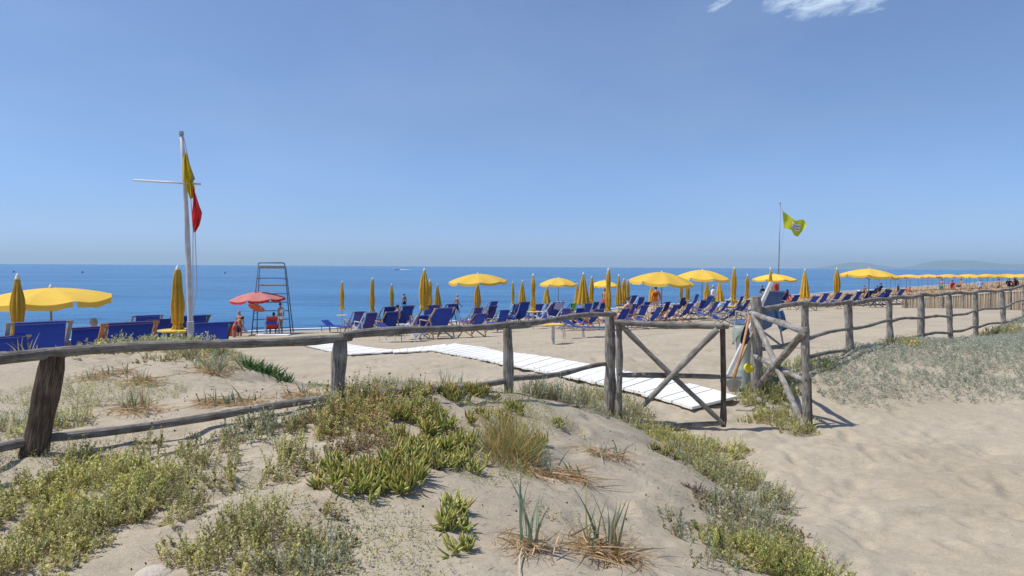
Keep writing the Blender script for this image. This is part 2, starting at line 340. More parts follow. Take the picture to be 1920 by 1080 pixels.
# sand
def sand_mat():
    m = bpy.data.materials.new('sand'); m.use_nodes = True; nt = m.node_tree; n, l = nt.nodes, nt.links; b = n['Principled BSDF']
    b.inputs['Roughness'].default_value = .95; b.inputs['Specular IOR Level'].default_value = .08
    t = n.new('ShaderNodeTexCoord')
    def noise(scale, det, sc=(1, 1, 1), rough=.6, dist=0):
        mp = n.new('ShaderNodeMapping'); mp.inputs['Scale'].default_value = sc; l.new(t.outputs['Object'], mp.inputs[0])
        z = n.new('ShaderNodeTexNoise'); z.inputs['Scale'].default_value = scale; z.inputs['Detail'].default_value = det; z.inputs['Roughness'].default_value = rough; z.inputs['Distortion'].default_value = dist; l.new(mp.outputs[0], z.inputs[0]); return z.outputs['Fac']
    def ramp(f, p0, c0, p1, c1):
        r = n.new('ShaderNodeValToRGB'); r.color_ramp.elements[0].position = p0; r.color_ramp.elements[1].position = p1; r.color_ramp.elements[0].color = c0; r.color_ramp.elements[1].color = c1; l.new(f, r.inputs[0]); return r.outputs[0]
    def mix(f, a, c, mode='MIX'):
        x = n.new('ShaderNodeMix'); x.data_type = 'RGBA'; x.blend_type = mode
        if isinstance(f, float): x.inputs[0].default_value = f
        else: l.new(f, x.inputs[0])
        for i, q in ((6, a), (7, c)):
            if isinstance(q, tuple): x.inputs[i].default_value = q
            else: l.new(q, x.inputs[i])
        return x.outputs[2]
    base = ramp(noise(.7, 4), .35, (.385, .332, .25, 1), .65, (.45, .395, .305, 1))
    sp = ramp(noise(160, 3, rough=.8), .25, (.72, .70, .68, 1), .72, (1.22, 1.22, 1.22, 1)); base = mix(1.0, base, sp, 'MULTIPLY')
    sp2 = ramp(noise(14, 6, (1, 1.6, 1), .7), .3, (.88, .87, .86, 1), .7, (1.1, 1.1, 1.1, 1)); base = mix(1.0, base, sp2, 'MULTIPLY')
    debris = ramp(noise(55, 2, rough=.4), .735, (0, 0, 0, 1), .76, (.8, .8, .8, 1)); base = mix(debris, base, (.13, .10, .07, 1))
    a = n.new('ShaderNodeAttribute'); a.attribute_name = 'weed'; sepn = n.new('ShaderNodeSeparateColor'); l.new(a.outputs['Color'], sepn.inputs[0])
    weedc = ramp(noise(1.2, 8, (1, 1, 1), .75), .35, (.30, .20, .115, 1), .66, (.46, .34, .22, 1)); base = mix(sepn.outputs[0], base, weedc)
    base = mix(sepn.outputs[1], base, (.20, .155, .11, 1))
    l.new(base, b.inputs['Base Color'])
    rg = n.new('ShaderNodeMath'); rg.operation = 'MULTIPLY_ADD'; rg.inputs[1].default_value = -.55; rg.inputs[2].default_value = .95; l.new(sepn.outputs[1], rg.inputs[0]); l.new(rg.outputs[0], b.inputs['Roughness'])
    add = n.new('ShaderNodeMath'); add.operation = 'MULTIPLY_ADD'; add.inputs[1].default_value = .25; l.new(noise(220, 2), add.inputs[0]); l.new(noise(26, 5, (1, 1.7, 1), .6), add.inputs[2])
    bp = n.new('ShaderNodeBump'); bp.inputs['Strength'].default_value = .5; bp.inputs['Distance'].default_value = .02; l.new(add.outputs[0], bp.inputs['Height']); l.new(bp.outputs[0], b.inputs['Normal'])
    return m
M['sand'] = sand_mat()
def water_mat():
    m = bpy.data.materials.new('sea_water'); m.use_nodes = True; nt = m.node_tree; n, l = nt.nodes, nt.links; b = n['Principled BSDF']
    b.inputs['Roughness'].default_value = .22; b.inputs['IOR'].default_value = 1.33; b.inputs['Specular IOR Level'].default_value = .26
    t = n.new('ShaderNodeTexCoord')
    def noise(scale, det, sc, rough=.6):
        mp = n.new('ShaderNodeMapping'); mp.inputs['Scale'].default_value = sc; mp.inputs['Rotation'].default_value = (0, 0, R(-8)); l.new(t.outputs['Object'], mp.inputs[0])
        z = n.new('ShaderNodeTexNoise'); z.inputs['Scale'].default_value = scale; z.inputs['Detail'].default_value = det; z.inputs['Roughness'].default_value = rough; l.new(mp.outputs[0], z.inputs[0]); return z.outputs['Fac']
    r = n.new('ShaderNodeValToRGB'); r.color_ramp.elements[0].position = .41; r.color_ramp.elements[1].position = .61
    r.color_ramp.elements[0].color = (.014, .095, .235, 1); r.color_ramp.elements[1].color = (.048, .19, .37, 1); 
    z1 = noise(.02, 6, (.35, 1.6, 1), .65); z2 = noise(.22, 4, (.3, 2.0, 1), .6); am = n.new('ShaderNodeMath'); am.operation = 'MULTIPLY_ADD'; am.inputs[1].default_value = .4; l.new(z2, am.inputs[0]); sb = n.new('ShaderNodeMath'); sb.operation = 'MULTIPLY'; sb.inputs[1].default_value = .64; l.new(z1, sb.inputs[0]); l.new(sb.outputs[0], am.inputs[2]); l.new(am.outputs[0], r.inputs[0])
    l.new(r.outputs[0], b.inputs['Base Color'])
    a = n.new('ShaderNodeMath'); a.operation = 'ADD'; l.new(noise(1.6, 5, (.45, 1.5, 1)), a.inputs[0]); l.new(noise(.25, 4, (.4, 1.4, 1)), a.inputs[1])
    bp = n.new('ShaderNodeBump'); bp.inputs['Strength'].default_value = .55; bp.inputs['Distance'].default_value = .35; l.new(a.outputs[0], bp.inputs['Height']); l.new(bp.outputs[0], b.inputs['Normal'])
    return m
M['water'] = water_mat()

# ------------------------------------------------------------------ ground, sea, hills
def axis(parts):
    out = [parts[0][0]]
    for a, b, n in parts: out += list(np.linspace(a, b, n + 1)[1:])
    return np.array(out)
def geo(a, b, n): return list(a * (b / a) ** (np.arange(1, n + 1) / n))
gx = np.concatenate([[-x for x in geo(8, 3000, 34)][::-1], np.linspace(-8, -3.6, 50)[:-1], np.linspace(-3.6, 4.2, 330)[:-1], np.linspace(4.2, 14, 150), geo(14, 3500, 70)])
gy = np.concatenate([np.linspace(-300, -3, 12)[:-1], np.linspace(-3, 1.6, 30)[:-1], np.linspace(1.6, 8.6, 330)[:-1], np.linspace(8.6, 20, 190), geo(20, 4000, 130)])
GX, GY = np.meshgrid(gx, gy); zz = prints(GX.ravel(), GY.ravel(), terrain(GX.ravel(), GY.ravel()))
def grid_mesh(name, GX, GY, zz):
    ny, nx = GX.shape; me = bpy.data.meshes.new(name); co = np.stack([GX.ravel(), GY.ravel(), zz], 1)
    i = (np.arange(ny - 1)[:, None] * nx + np.arange(nx - 1)[None, :]).ravel(); q = np.stack([i, i + 1, i + nx + 1, i + nx], 1).astype(np.int32)
    me.vertices.add(len(co)); me.vertices.foreach_set('co', co.ravel()); me.loops.add(q.size); me.loops.foreach_set('vertex_index', q.ravel())
    me.polygons.add(len(q)); me.polygons.foreach_set('loop_start', np.arange(0, q.size, 4, dtype=np.int32)); me.polygons.foreach_set('loop_total', np.full(len(q), 4, np.int32))
    me.update(calc_edges=True); me.polygons.foreach_set('use_smooth', np.ones(len(q), bool)); return me
gm = grid_mesh('sand', GX, GY, zz)
X, Y = GX.ravel(), GY.ravel(); S = sdist(X, Y)
weed = sstep(42, 50, Y + vnoise(X * .3, Y * .2, 21) * 6) * sstep(13, 19, X + vnoise(X * .3, Y * .3, 22) * 5) * sstep(2.0, 5, S)
wet = (1 - sstep(.1, 1.3, S + vnoise(X * .8, Y * .8, 23)))
ca = gm.color_attributes.new('weed', 'FLOAT_COLOR', 'POINT'); arr = np.stack([weed, wet, wet * 0, wet * 0 + 1], 1).astype(np.float32); ca.data.foreach_set('color', arr.ravel())
tag(link('sand_ground', gm, M['sand']), kind='structure')

WZ = -1.73
sx = np.concatenate([[-x for x in geo(60, 9000, 24)][::-1], np.linspace(-60, 60, 120), geo(60, 12000, 30)])
sy = np.concatenate([np.linspace(-400, 16, 10)[:-1], np.linspace(16, 80, 150), geo(80, 9000, 60)])
WX, WY = np.meshgrid(sx, sy); fade = 1 - sstep(50, 120, WY.ravel())
wz = WZ + (vnoise(WX.ravel() * .35 + WY.ravel() * .2, WY.ravel() * 1.1, 31) * .07 + vnoise(WX.ravel() * .9, WY.ravel() * 2.2, 32) * .03) * fade
tag(link('sea', grid_mesh('sea', WX, WY, wz), M['water']), kind='structure')
# foam along the water's edge
fm = MB(); P = []
fx = np.concatenate([np.linspace(-36, 26, 260), np.linspace(26.3, 160, 240)])
fy = shore_y(fx)
for i, (a, b) in enumerate(zip(fx, fy)):
    o = .35 + .5 * float(vnoise(np.array([a * .35]), np.array([1.5]), 41)[0]); wd = .10 + .35 * max(0, float(vnoise(np.array([a * .6]), np.array([7.5]), 42)[0]) + .2) * (2.2 if a > 20 else 1)
    n = Vector((-.72, .69, 0)); p = Vector((a, b, WZ + .045)) + n * o
    P += [p - n * wd * .5, p + Vector((0, 0, .02)), p + n * wd * .5]
fm.grid(P, len(fx), 3); fo = fm.build('foam', mat('foam', (.8, .82, .82), .8), smooth=True); tag(fo, 'thin broken line of white foam along the water edge', 'foam', kind='stuff')

M['hill'] = mat('distant_hill', (.10, .12, .10), .9, .2, .001)
def hill(x0, x1, peaks, Yd, depth, seed):
    nx, nyy = 90, 12; P = []
    for i in range(nx):
        u = i / (nx - 1); x = x0 + (x1 - x0) * u
        h = sum(a * math.exp(-((u - c) / s) ** 2) for c, s, a in peaks) * min(1, 8 * u, 8 * (1 - u)) + 25 * float(vnoise(np.array([u * 14.]), np.array([.5]), seed)[0])
        for j in range(nyy):
            v = j / (nyy - 1); hh = h * math.sin(PI * min(1, v * 1.02)) * (1 + .15 * float(vnoise(np.array([u * 30.]), np.array([v * 5.]), seed + 1)[0]))
            P.append((x, Yd + depth * v, max(-5, hh) - 4))
    b = MB(); b.grid(P, nx, nyy); return b.build('hills', M['hill'], smooth=True)
HY = 38000
hx = lambda px: (px - 960) / FPX * HY
tag(hill(hx(1545), hx(1735), ((.42, .22, 290), (.65, .25, 170)), HY, 4000, 51), kind='structure')
tag(hill(hx(1740), hx(2150), ((.28, .16, 470), (.12, .10, 220), (.62, .25, 330)), HY, 5000, 55), kind='structure')
HAZE = True
if HAZE:
    b = MB(); b.box((5000, 20000, 305), (100000, 56000, 626))
    hz = b.build('haze', None); hm = bpy.data.materials.new('sea_haze'); hm.use_nodes = True; n = hm.node_tree.nodes; n.remove(n['Principled BSDF'])
    pv = n.new('ShaderNodeVolumePrincipled'); pv.inputs['Density'].default_value = 3.5e-5; pv.inputs['Color'].default_value = (.66, .88, 1.0, 1); pv.inputs['Anisotropy'].default_value = .1
    hm.node_tree.links.new(pv.outputs[0], n['Material Output'].inputs['Volume']); hz.data.materials.append(hm); tag(hz, 'thin blue summer haze over the sea and far hills', 'haze', kind='stuff')

# ------------------------------------------------------------------ log fences and gates
def logpts(a, b, seed, wob=.02, n=None):
    a, b = Vector(a), Vector(b); L = (b - a).length; n = n or max(6, int(L / .07)); rnd = random.Random(seed); ph = [rnd.uniform(0, 6.3) for _ in range(4)]
    d = (b - a).normalized(); s1 = d.cross(Vector((.1, .2, 1)) if abs(d.z) < .9 else Vector((1, 0, 0))).normalized(); s2 = d.cross(s1)
    return [a.lerp(b, i / n) + s1 * wob * math.sin(ph[0] + i / n * L * 2.6) * .7 + s2 * wob * math.sin(ph[1] + i / n * L * 3.3) for i in range(n + 1)], ph
def log(name, a, b, r0, r1, seed, m, parent, wob=.018, n=12):
    pts, ph = logpts(a, b, seed, wob); N = len(pts) - 1; rnd = random.Random(seed * 7 + 1); kn = [(rnd.random(), rnd.uniform(.05, .2)) for _ in range(3)]
    rad = [(r0 + (r1 - r0) * i / N) * (1 + .05 * math.sin(ph[2] + i * .9) + sum(k * math.exp(-((i / N - t) * N / 1.2) ** 2) for t, k in kn)) for i in range(N + 1)]
    rad = [rad[0] * .86] + rad[1:-1] + [rad[-1] * .86] if N > 3 else rad
    b_ = MB(); b_.tube(pts, rad, n, True, .035, seed); return b_.build(name, M[m], parent, smooth=False)
# left fence
lf = thing('log_fence', 'weathered rustic log fence crossing the left dune up to the gate post', 'fence', (-2, 4, .6))
lfl = Vector((-2, 4, .6))
def rel(p, o): return Vector(p) - o
posts = [(78, 662, 862, 3.3, .053, .064, 30, -38), (638, 638, 756, 4.05, .042, .046, 0, -6), (952, 610, 745, 5.2, .036, .038, 0, 0), (1143, 584, 730, 6.8, .050, .054, 0, 0)]
PT = []
for i, (px, yt, yb, Yd, rt, rb, dxt, dxb) in enumerate(posts):
    top = at(px + dxt * .7, yt, Yd); bot = at(px + dxb * .7 + (0 if i else 6), yb, Yd); d = (bot - top).normalized(); bot = bot + d * .28
    log('post', rel(bot, lfl), rel(top, lfl), rb, rt, 100 + i, 'log_bark' if i == 0 else 'log', lf, .008, 14); PT.append(top)
rp = [at(-260, 690, 2.75), at(98, 664, 3.28), at(645, 631, 4.03), at(957, 606, 5.18), at(1150, 588, 6.78)]
for i in range(4):
    a, b = rp[i], rp[i + 1]; dd = (b - a).normalized(); log('rail', rel(a - dd * (.02), lfl), rel(b + dd * (.05 if i < 3 else .06), lfl), (.027, .026, .024, .024)[i], (.027, .024, .024, .024)[i], 120 + i, 'log', lf, .012)
rl = [at(-260, 880, 2.75), at(70, 822, 3.32), at(640, 748, 4.08), at(952, 713, 5.23), at(1140, 684, 6.84)]
for i in range(4): log('rail', rel(rl[i], lfl), rel(rl[i + 1], lfl), .023, .022, 140 + i, 'log', lf, .014)
# gate leaf 1
g1o = at(1161, 800, 6.74); g1 = thing('log_gate', 'closed left gate leaf of grey logs with a crossed brace', 'gate', g1o, group='log gate leaves at the beach entrance')
G = lambda px, py, Yd, o=g1o: at(px, py, Yd) - o
log('stile', G(1162, 790, 6.72), G(1160, 600, 6.72), .030, .030, 160, 'log', g1, .004)
log('stile', G(1356, 800, 6.62), G(1355, 611, 6.62), .026, .028, 161, 'log_bark', g1, .004)
log('rail', G(1152, 605, 6.69), G(1366, 612, 6.58), .030, .028, 162, 'log', g1, .008)
log('rail', G(1166, 703, 6.73), G(1350, 707, 6.64), .026, .024, 163, 'log', g1, .005)
log('rail', G(1190, 803, 6.70), G(1358, 794, 6.60), .026, .024, 164, 'log', g1, .004)
log('brace', G(1166, 612, 6.68), G(1352, 792, 6.57), .024, .024, 165, 'log', g1, .006)
log('brace', G(1346, 618, 6.54), G(1205, 760, 6.62), .030, .028, 166, 'log', g1, .006)
# gate leaf 2 (open toward the viewer)
g2o = at(1513, 803, 6.65); g2 = thing('log_gate', 'open right gate leaf of silvery logs swung toward the viewer', 'gate', g2o, group='log gate leaves at the beach entrance')
G2 = lambda px, py, Yd: at(px, py, Yd) - g2o
log('stile', G2(1512, 806, 6.65), G2(1511, 614, 6.65), .037, .034, 170, 'log', g2, .004, 14)
log('stile', G2(1519, 806, 6.74), G2(1518, 708, 6.74), .018, .016, 171, 'log_bark', g2, .003)
log('rail', G2(1410, 586, 7.95), G2(1508, 623, 6.66), .030, .032, 172, 'log_grey', g2, .006)
log('rail', G2(1414, 668, 7.95), G2(1508, 712, 6.68), .028, .024, 173, 'log_grey', g2, .005)
log('rail', G2(1410, 742, 7.95), G2(1506, 802, 6.68), .030, .030, 174, 'log_grey', g2, .004)
log('brace', G2(1413, 590, 7.88), G2(1509, 806, 6.60), .031, .031, 175, 'log_grey', g2, .006)
log('brace', G2(1424, 722, 7.70), G2(1505, 624, 6.60), .034, .036, 176, 'log', g2, .005)
bolt = MB(); bolt.lathe([(.001, .012), (.008, .010), (.012, .003), (.012, -.004)], 8); bolt_me = bolt.mesh('bolt')
def bolts(parent, o, pts):
    for px, py, Yd in pts:
        q = link('bolt', bolt_me, M['bolt'], parent); q.location = at(px, py, Yd) - o; q.rotation_euler = (PI / 2, 0, .1); kid(parent, q)
M['bolt'] = mat('rusty_bolt', (.10, .07, .05), .5, .2, metal=.6)
bolts(g1, g1o, [(1161, 607, 6.655), (1357, 611, 6.545), (1355, 796, 6.54), (1277, 702, 6.50), (1161, 702, 6.68), (1354, 706, 6.59)])
bolts(g2, g2o, [(1511, 624, 6.60), (1511, 713, 6.60), (1511, 800, 6.60)])
# right fence
rfl = Vector((6, 10, .4)); rf = thing('log_fence', 'long weathered three rail log fence running off to the right', 'fence', rfl)
rposts = [(1418, 556, 745, 8.05, .068), (1509, 566, 690, 8.6, .05), (1592, 566, 664, 9.4, .050), (1669, 559, 645, 10.4, .044), (1727, 551, 650, 11.6, .056), (1781, 551, 643, 12.6, .046), (1829, 546, 641, 13.8, .05), (1880, 543, 612, 15, .05), (1921, 534, 600, 16.2, .05), (1975, 530, 590, 17.8, .05)]
RT = []
for i, (px, yt, yb, Yd, r) in enumerate(rposts):
    top = at(px - 1, yt, Yd); bot = at(px + 2, yb, Yd); bot.z = min(bot.z, tz(bot.x, bot.y)) - .25
    log('post', rel(bot, rfl), rel(top, rfl), r * 1.03, r * .92, 200 + i, 'log', rf, .008, 12)
rails = [([578, 568, 566, 559, 551, 549, 546, 542, 534, 530], .031), ([655, 634, 614, 600, 592, 592, 581, 574, 560, 553], .024), ([720, 668, 655, 641, 626, 621, 611, 602, 596, 590], .026)]
for k, (ys, r) in enumerate(rails):
    for i in range(len(rposts) - 1):
        if k == 2 and i == 0: continue
        a = at(rposts[i][0], ys[i] + 2, rposts[i][3] - .03); b = at(rposts[i + 1][0], ys[i + 1] + 2, rposts[i + 1][3] - .03); d = (b - a).normalized()
        log('rail', rel(a - d * .03, rfl), rel(b + d * .05, rfl), r, r * .9, 230 + k * 20 + i, 'log', rf, .016, 10)

# ------------------------------------------------------------------ boardwalk
bw = bpy.data.objects.new('boardwalk', None); COL.objects.link(bw); tag(bw, kind='structure')
def edge_pts(L): return [ground(px, py, 6.5) for px, py in L]
def resamp(P, n):
    d = [0]
    for a, b in zip(P, P[1:]): d.append(d[-1] + (b - a).length)
    out = []
    for t in np.linspace(0, d[-1], n):
        i = min(max(np.searchsorted(d, t) - 1, 0), len(P) - 2); out.append(P[i].lerp(P[i + 1], (t - d[i]) / (d[i + 1] - d[i])))
    return out, d[-1]
def walk(Lp, Rp, pitch, lift, seed):
    A, la = resamp(edge_pts(Lp), 2); B, lb = resamp(edge_pts(Rp), 2); n = int(max(la, lb) / pitch)
    A, _ = resamp(edge_pts(Lp), n + 1); B, _ = resamp(edge_pts(Rp), n + 1); rnd = random.Random(seed)
    for i in range(n):
        g = .035; q = [A[i].lerp(A[i+1], g), B[i].lerp(B[i+1], g), B[i+1].lerp(B[i], g), A[i+1].lerp(A[i], g)]
        j = rnd.uniform(-.025, .025); dx = (q[1] - q[0]).normalized() * j; h = lift + rnd.uniform(-.004, .006)
        mz = [float(terrain0(p.x, p.y)[0]) for p in q]
        top = [Vector((p.x, p.y, m + h + .035)) + dx for p, m in zip(q, mz)]; b = MB(); c = sum(top, Vector()) / 4
        for p in top: p -= c
        b.add([p - Vector((0, 0, .03)) for p in top] + top, [(0, 3, 2, 1), (4, 5, 6, 7), (0, 1, 5, 4), (1, 2, 6, 5), (2, 3, 7, 6), (3, 0, 4, 7)])
        o = b.build('plank', M['white_board'], bw); o.location = c
walk([(1300, 775), (1180, 740), (1040, 706), (943, 688), (873, 672), (805, 658)], [(1385, 752), (1290, 727), (1180, 704), (1087, 687), (943, 662), (907, 655), (852, 647)], .22, .016, 1)
walk([(735, 664), (657, 669), (622, 662), (546, 642)], [(735, 659), (653, 648), (607, 640), (590, 636)], .25, .016, 2)
walk([(738, 665), (826, 660)], [(733, 659), (838, 648)], .25, .012, 3)

# ------------------------------------------------------------------ deck chairs
def make_chair(wood, sling, rec):
    """origin on the ground, faces +Y; rec 0 upright .. 1 low"""
    root = bpy.data.objects.new('deck_chair', None); root.empty_display_size = .2; COL.objects.link(root)
    W = .31; T = Vector((0, -.40 - .18 * rec, .97 - .15 * rec)); F = Vector((0, .42, .015)); S_ = Vector((0, .52, .42)); Rr = Vector((0, -.48, .015)); X_ = lambda x, p: Vector((x, p.y, p.z))
    for s in (-1, 1):
        MB().bar(X_(s * W, F), X_(s * W, T), .026, .045, (1, 0, 0)).build('side_rail', wood, root)
        MB().bar(X_(s * (W - .035), Rr), X_(s * (W - .035), S_), .026, .042, (1, 0, 0)).build('leg', wood, root)
        a = F.lerp(T, .72); b = Rr.lerp(S_, .12)
        MB().bar(X_(s * (W + .03), a), X_(s * (W + .03), b), .02, .034, (1, 0, 0)).build('strut', wood, root)
        a = F.lerp(T, .60); fr = Vector((0, .30, a.z + .02))
        MB().bar(X_(s * (W + .045), a), X_(s * (W + .045), fr), .05, .022).bar(X_(s * (W + .04), fr), X_(s * (W + .04), Rr.lerp(S_, .8)), .022, .03, (1, 0, 0)).build('armrest', wood, root)
    MB().bar((-W - .03, T.y, T.z), (W + .03, T.y, T.z), .04, .03).build('top_bar', wood, root)
    MB().bar((-W, S_.y, S_.z), (W, S_.y, S_.z), .035, .03).build('front_bar', wood, root)
    MB().bar((-W, Rr.y, Rr.z + .02), (W, Rr.y, Rr.z + .02), .03, .03).build('foot_bar', wood, root)
    pr = [T + Vector((0, .02, .018)), T + Vector((0, -.024, .012)), T + Vector((0, -.01, -.06))]
    mid = [T.lerp(Vector((0, -.12, .36)), t) + Vector((0, -.06 * math.sin(PI * t), 0)) for t in (.25, .5, .75, 1)]
    pr += mid + [Vector((0, .05, .29)), Vector((0, .22, .30)), Vector((0, .38, .355)), S_ + Vector((0, 0, .02)), S_ + Vector((0, .025, 0))]
    P = []
    for p in pr:
        for k in range(7):
            u = k / 6 * 2 - 1; P.append((u * (W - .055), p.y - (.025 * (1 - u * u) if .2 < p.z < T.z - .08 else 0), p.z))
    b = MB(); b.grid(P, len(pr), 7); b.build('sling', sling, root, smooth=True)
    return root
CH = {}; USED = set()
DIRS = math.atan2(.72, .69)      # faces the sea: direction (-.72,.69)
def chair(px, py, wood, sling, rec, label, wpx=None, jit=0, sc=1.0, group='deck chairs facing the sea'):
    Yd = DEP[px] * (K if px > 420 and px != 1452 else 1); tp = at(px, py, Yd); a = DIRS + jit + random.uniform(-.08, .08) - (.38 if px > 1470 else 0); hn = .985 - .15 * rec
    sc = 1.0
    for _ in range(3):
        off = Vector((math.sin(a), -math.cos(a), 0)) * (.40 + .18 * rec) * sc; q = Vector((tp.x, tp.y, 0)) - off; q.z = tz(q.x, q.y) - .01; sc = min(1.3, max(.85, (tp.z - q.z) / hn))
    key = (wood, sling, round(rec, 1)); src = CH.get(key)
    if src is None: CH[key] = src = make_chair(M['wood_' + wood] if wood != 'white' else M['metal_white'], M['sling_' + sling], rec); c = src
    else: c = copy_tree(src)
    c.location = q; c.rotation_euler = (0, 0, a); c.scale = (sc * (wpx or 1) * (.86 if px < 420 else 1), sc, sc); tag(c, label, 'deck chair', group); return c
W_ = 'wood'
CL = [
 (14,630,'grey','blue',0,'blue deck chair at the left edge, lowest behind the fence rail',1.05,.2),
 (76,603,'grey','blue',0,'large grey framed blue deck chair under the big yellow umbrella',1.18,.05),
 (165,613,'orange','blue',0,'blue deck chair directly in front of the grey haired sitter',1.0,.05),
 (245,604,'orange','blue',0,'orange framed blue deck chair above the bushy dune plant',1.2,.05),
 (277,591,'grey','blue',0,'distant blue deck chair peeking over the orange framed one',.95,0),
 (309,598,'dark','blue',0,'blue deck chair just left of the twisted yellow umbrella',1.0,.1),
 (358,592,'dark','blue',0,'dark topped blue deck chair behind the white flagpole',1.1,.1),
 (396,605,'dark','blue',0,'wide blue deck chair just right of the white flagpole',1.12,-.05),
 (674,584,'grey','faded',0,'faded purple deck chair leftmost in the central cluster',1.0,0),
 (697,586,'white','faded',0,'faded dotted blue deck chair beneath the second slim umbrella',1.05,0),
 (731,575,'grey','blue',0,'blue deck chair with a dark haired head showing beside it',1.0,0),
 (737,584,'light','blue',0,'blue deck chair with pale wood bar in front of another',1.0,0),
 (765,573,'grey','blue',0,'tall blue deck chair between the wading bather and fat umbrella',1.0,0),
 (794,591,'white','blue',0,'blue deck chair with white top bar below the fat umbrella',1.05,0),
 (811,572,'orange','blue',0,'reddish barred blue deck chair behind the pale wood one',1.1,0),
 (834,577,'light','blue',0,'large blue deck chair with pale orange wooden frame',1.15,0),
 (848,570,'dark','blue',0,'dark deck chair right beside the walking bather',.9,0),
 (897,577,'grey','faded',0,'faded deck chair directly under the broad open umbrella',1.0,0),
 (903,588,'orange','blue',.5,'low reclined blue deck chair with orange side rail below broad umbrella',1.0,0),
 (924,573,'white','faded',0,'faded deck chair right of the umbrella pole in the middle',.95,0),
 (926,565,'grey','blue',0,'back row blue deck chair right of the broad umbrella pole',.95,0),
 (946,581,'grey','blue',0,'blue deck chair nearest the third fence post, seen squarely',1.0,0),
 (968,570,'white','blue',0,'blue deck chair below the thinnest closed umbrella',.8,0),
 (984,566,'grey','blue',0,'blue deck chair below the narrow cone umbrella, leaning right',1.0,0),
 (1011,570,'grey','blue',0,'blue deck chair right behind the yellow drinks table',.95,0),
 (1031,570,'white','faded',0,'pale edged deck chair left of the towel draped one',.9,0),
 (1047,566,'white','blue',0,'blue deck chair with a white patterned towel over its top',1.25,0),
 (1075,569,'dark','blue',0,'dark deck chair beside the green towel',.8,0),
 (1103,569,'orange','blue',0,'blue deck chair below the wide cone umbrella',1.0,0),
 (1118,566,'grey','blue',0,'narrow looking blue deck chair right of the wide cone umbrella',.8,0),
 (1131,568,'orange','blue',0,'blue deck chair just left of the twisted umbrella at the gate post',.85,0),
 (1173,582,'orange','blue',.5,'blue deck chair in front of the bare backed woman',1.1,0),
 (1208,579,'orange','blue',0,'blue deck chair above the gate top rail, left pair of loungers',1.05,0),
 (1187,570,'orange','blue',0,'blue deck chair immediately right of the bare backed woman',.85,0),
 (1203,557,'white','blue',0,'back row blue deck chair left of the person in orange',.95,0),
 (1214,566,'grey','blue',.5,'reclined blue deck chair below the person in orange',.9,0),
 (1189,554,'dark','faded',0,'farthest faded deck chair between the slim umbrellas and orange person',.95,0),
 (1267,577,'orange','blue',.5,'reclined blue deck chair above the middle of the gate',.95,0),
 (1294,572,'orange','blue',.5,'reclined blue deck chair with orange frame above the gate',.95,0),
 (1281,558,'grey','blue',0,'blue deck chair with a dark bag hanging on its back',.95,0),
 (1307,552,'grey','blue',0,'small blue deck chair between two open umbrellas at the back',.8,0),
 (1332,555,'light','blue',.5,'blue reclined deck chair below the rightmost overlapping open umbrella',1.1,0),
 (1344,573,'grey','blue',.5,'reclined blue deck chair, front one above the gate brace end',.95,0),
 (1365,565,'grey','blue',.5,'reclined blue deck chair in front of the person in light blue',.95,0),
 (1391,556,'grey','blue',0,'blue deck chair right of the tall wrapped umbrella by the leaning beam',.8,0),
 (1386,588,'grey','blue',1,'low blue deck chair just left of the big gate post',.9,0),
 (1474,547,'white','blue',0,'blue deck chair near the red bather, behind the canvas draped one',.9,0),
 (1494,554,'light','blue',.5,'blue reclined deck chair left of the yellow cone umbrella on the right',1.0,0),
 (1549,557,'light','blue',.5,'blue reclined deck chair just right of the yellow cone umbrella on the right',.95,0),
 (1573,557,'grey','blue',.5,'blue reclined deck chair below the bulging wrapped umbrella on the right',.9,0),
 (1612,552,'grey','blue',.5,'blue reclined deck chair with white towel heap, left of the far umbrella pole',.9,0),
 (1632,554,'grey','blue',.5,'blue reclined deck chair right of the far umbrella pole',.9,0),
 (1667,547,'dark','blue',.5,'dark blue deck chair left of the green towel near the reed fence',.9,0),
 (1692,546,'dark','blue',.5,'rightmost blue deck chair, right of the green towel near the reed fence',.9,0),
 (1088,581,'grey','blue',0,'front blue deck chair mostly hidden by the rail, left of the gate post lounger',1.0,0),
 (1121,580,'orange','blue',.5,'front orange framed blue deck chair mostly hidden by the rail at the gate post',1.0,0),
 (1062,578,'white','faded',0,'faded deck chair half hidden by the rail left of the white lounger',1.0,0),
 (1236,584,'light','blue',.5,'light framed deck chair showing just above the gate top rail, left of its middle',1.0,0),
 (1252,566,'grey','faded',0,'faded deck chair under the left overlapping open umbrella',1.0,0),
 (1318,571,'grey','blue',0,'blue deck chair between the reclined pair and the teal shorts person',1.0,0),
 (1402,574,'dark','blue',.5,'dark blue deck chair between the low one and the leaning pale beam',1.0,0),
 (1422,566,'grey','blue',0,'blue deck chair half hidden by the leaning pale beam',1.0,0),
 (1530,562,'grey','blue',1,'low blue deck chair below the bright cone umbrella on the right',1.0,0),
 (1592,560,'light','blue',1,'low blue deck chair between the bulging umbrella and the far open one',1.0,0),
 (1656,563,'dark','blue',1,'lowest dark deck chair left of the reed fence',.9,0),
]
CHAIRS = {}
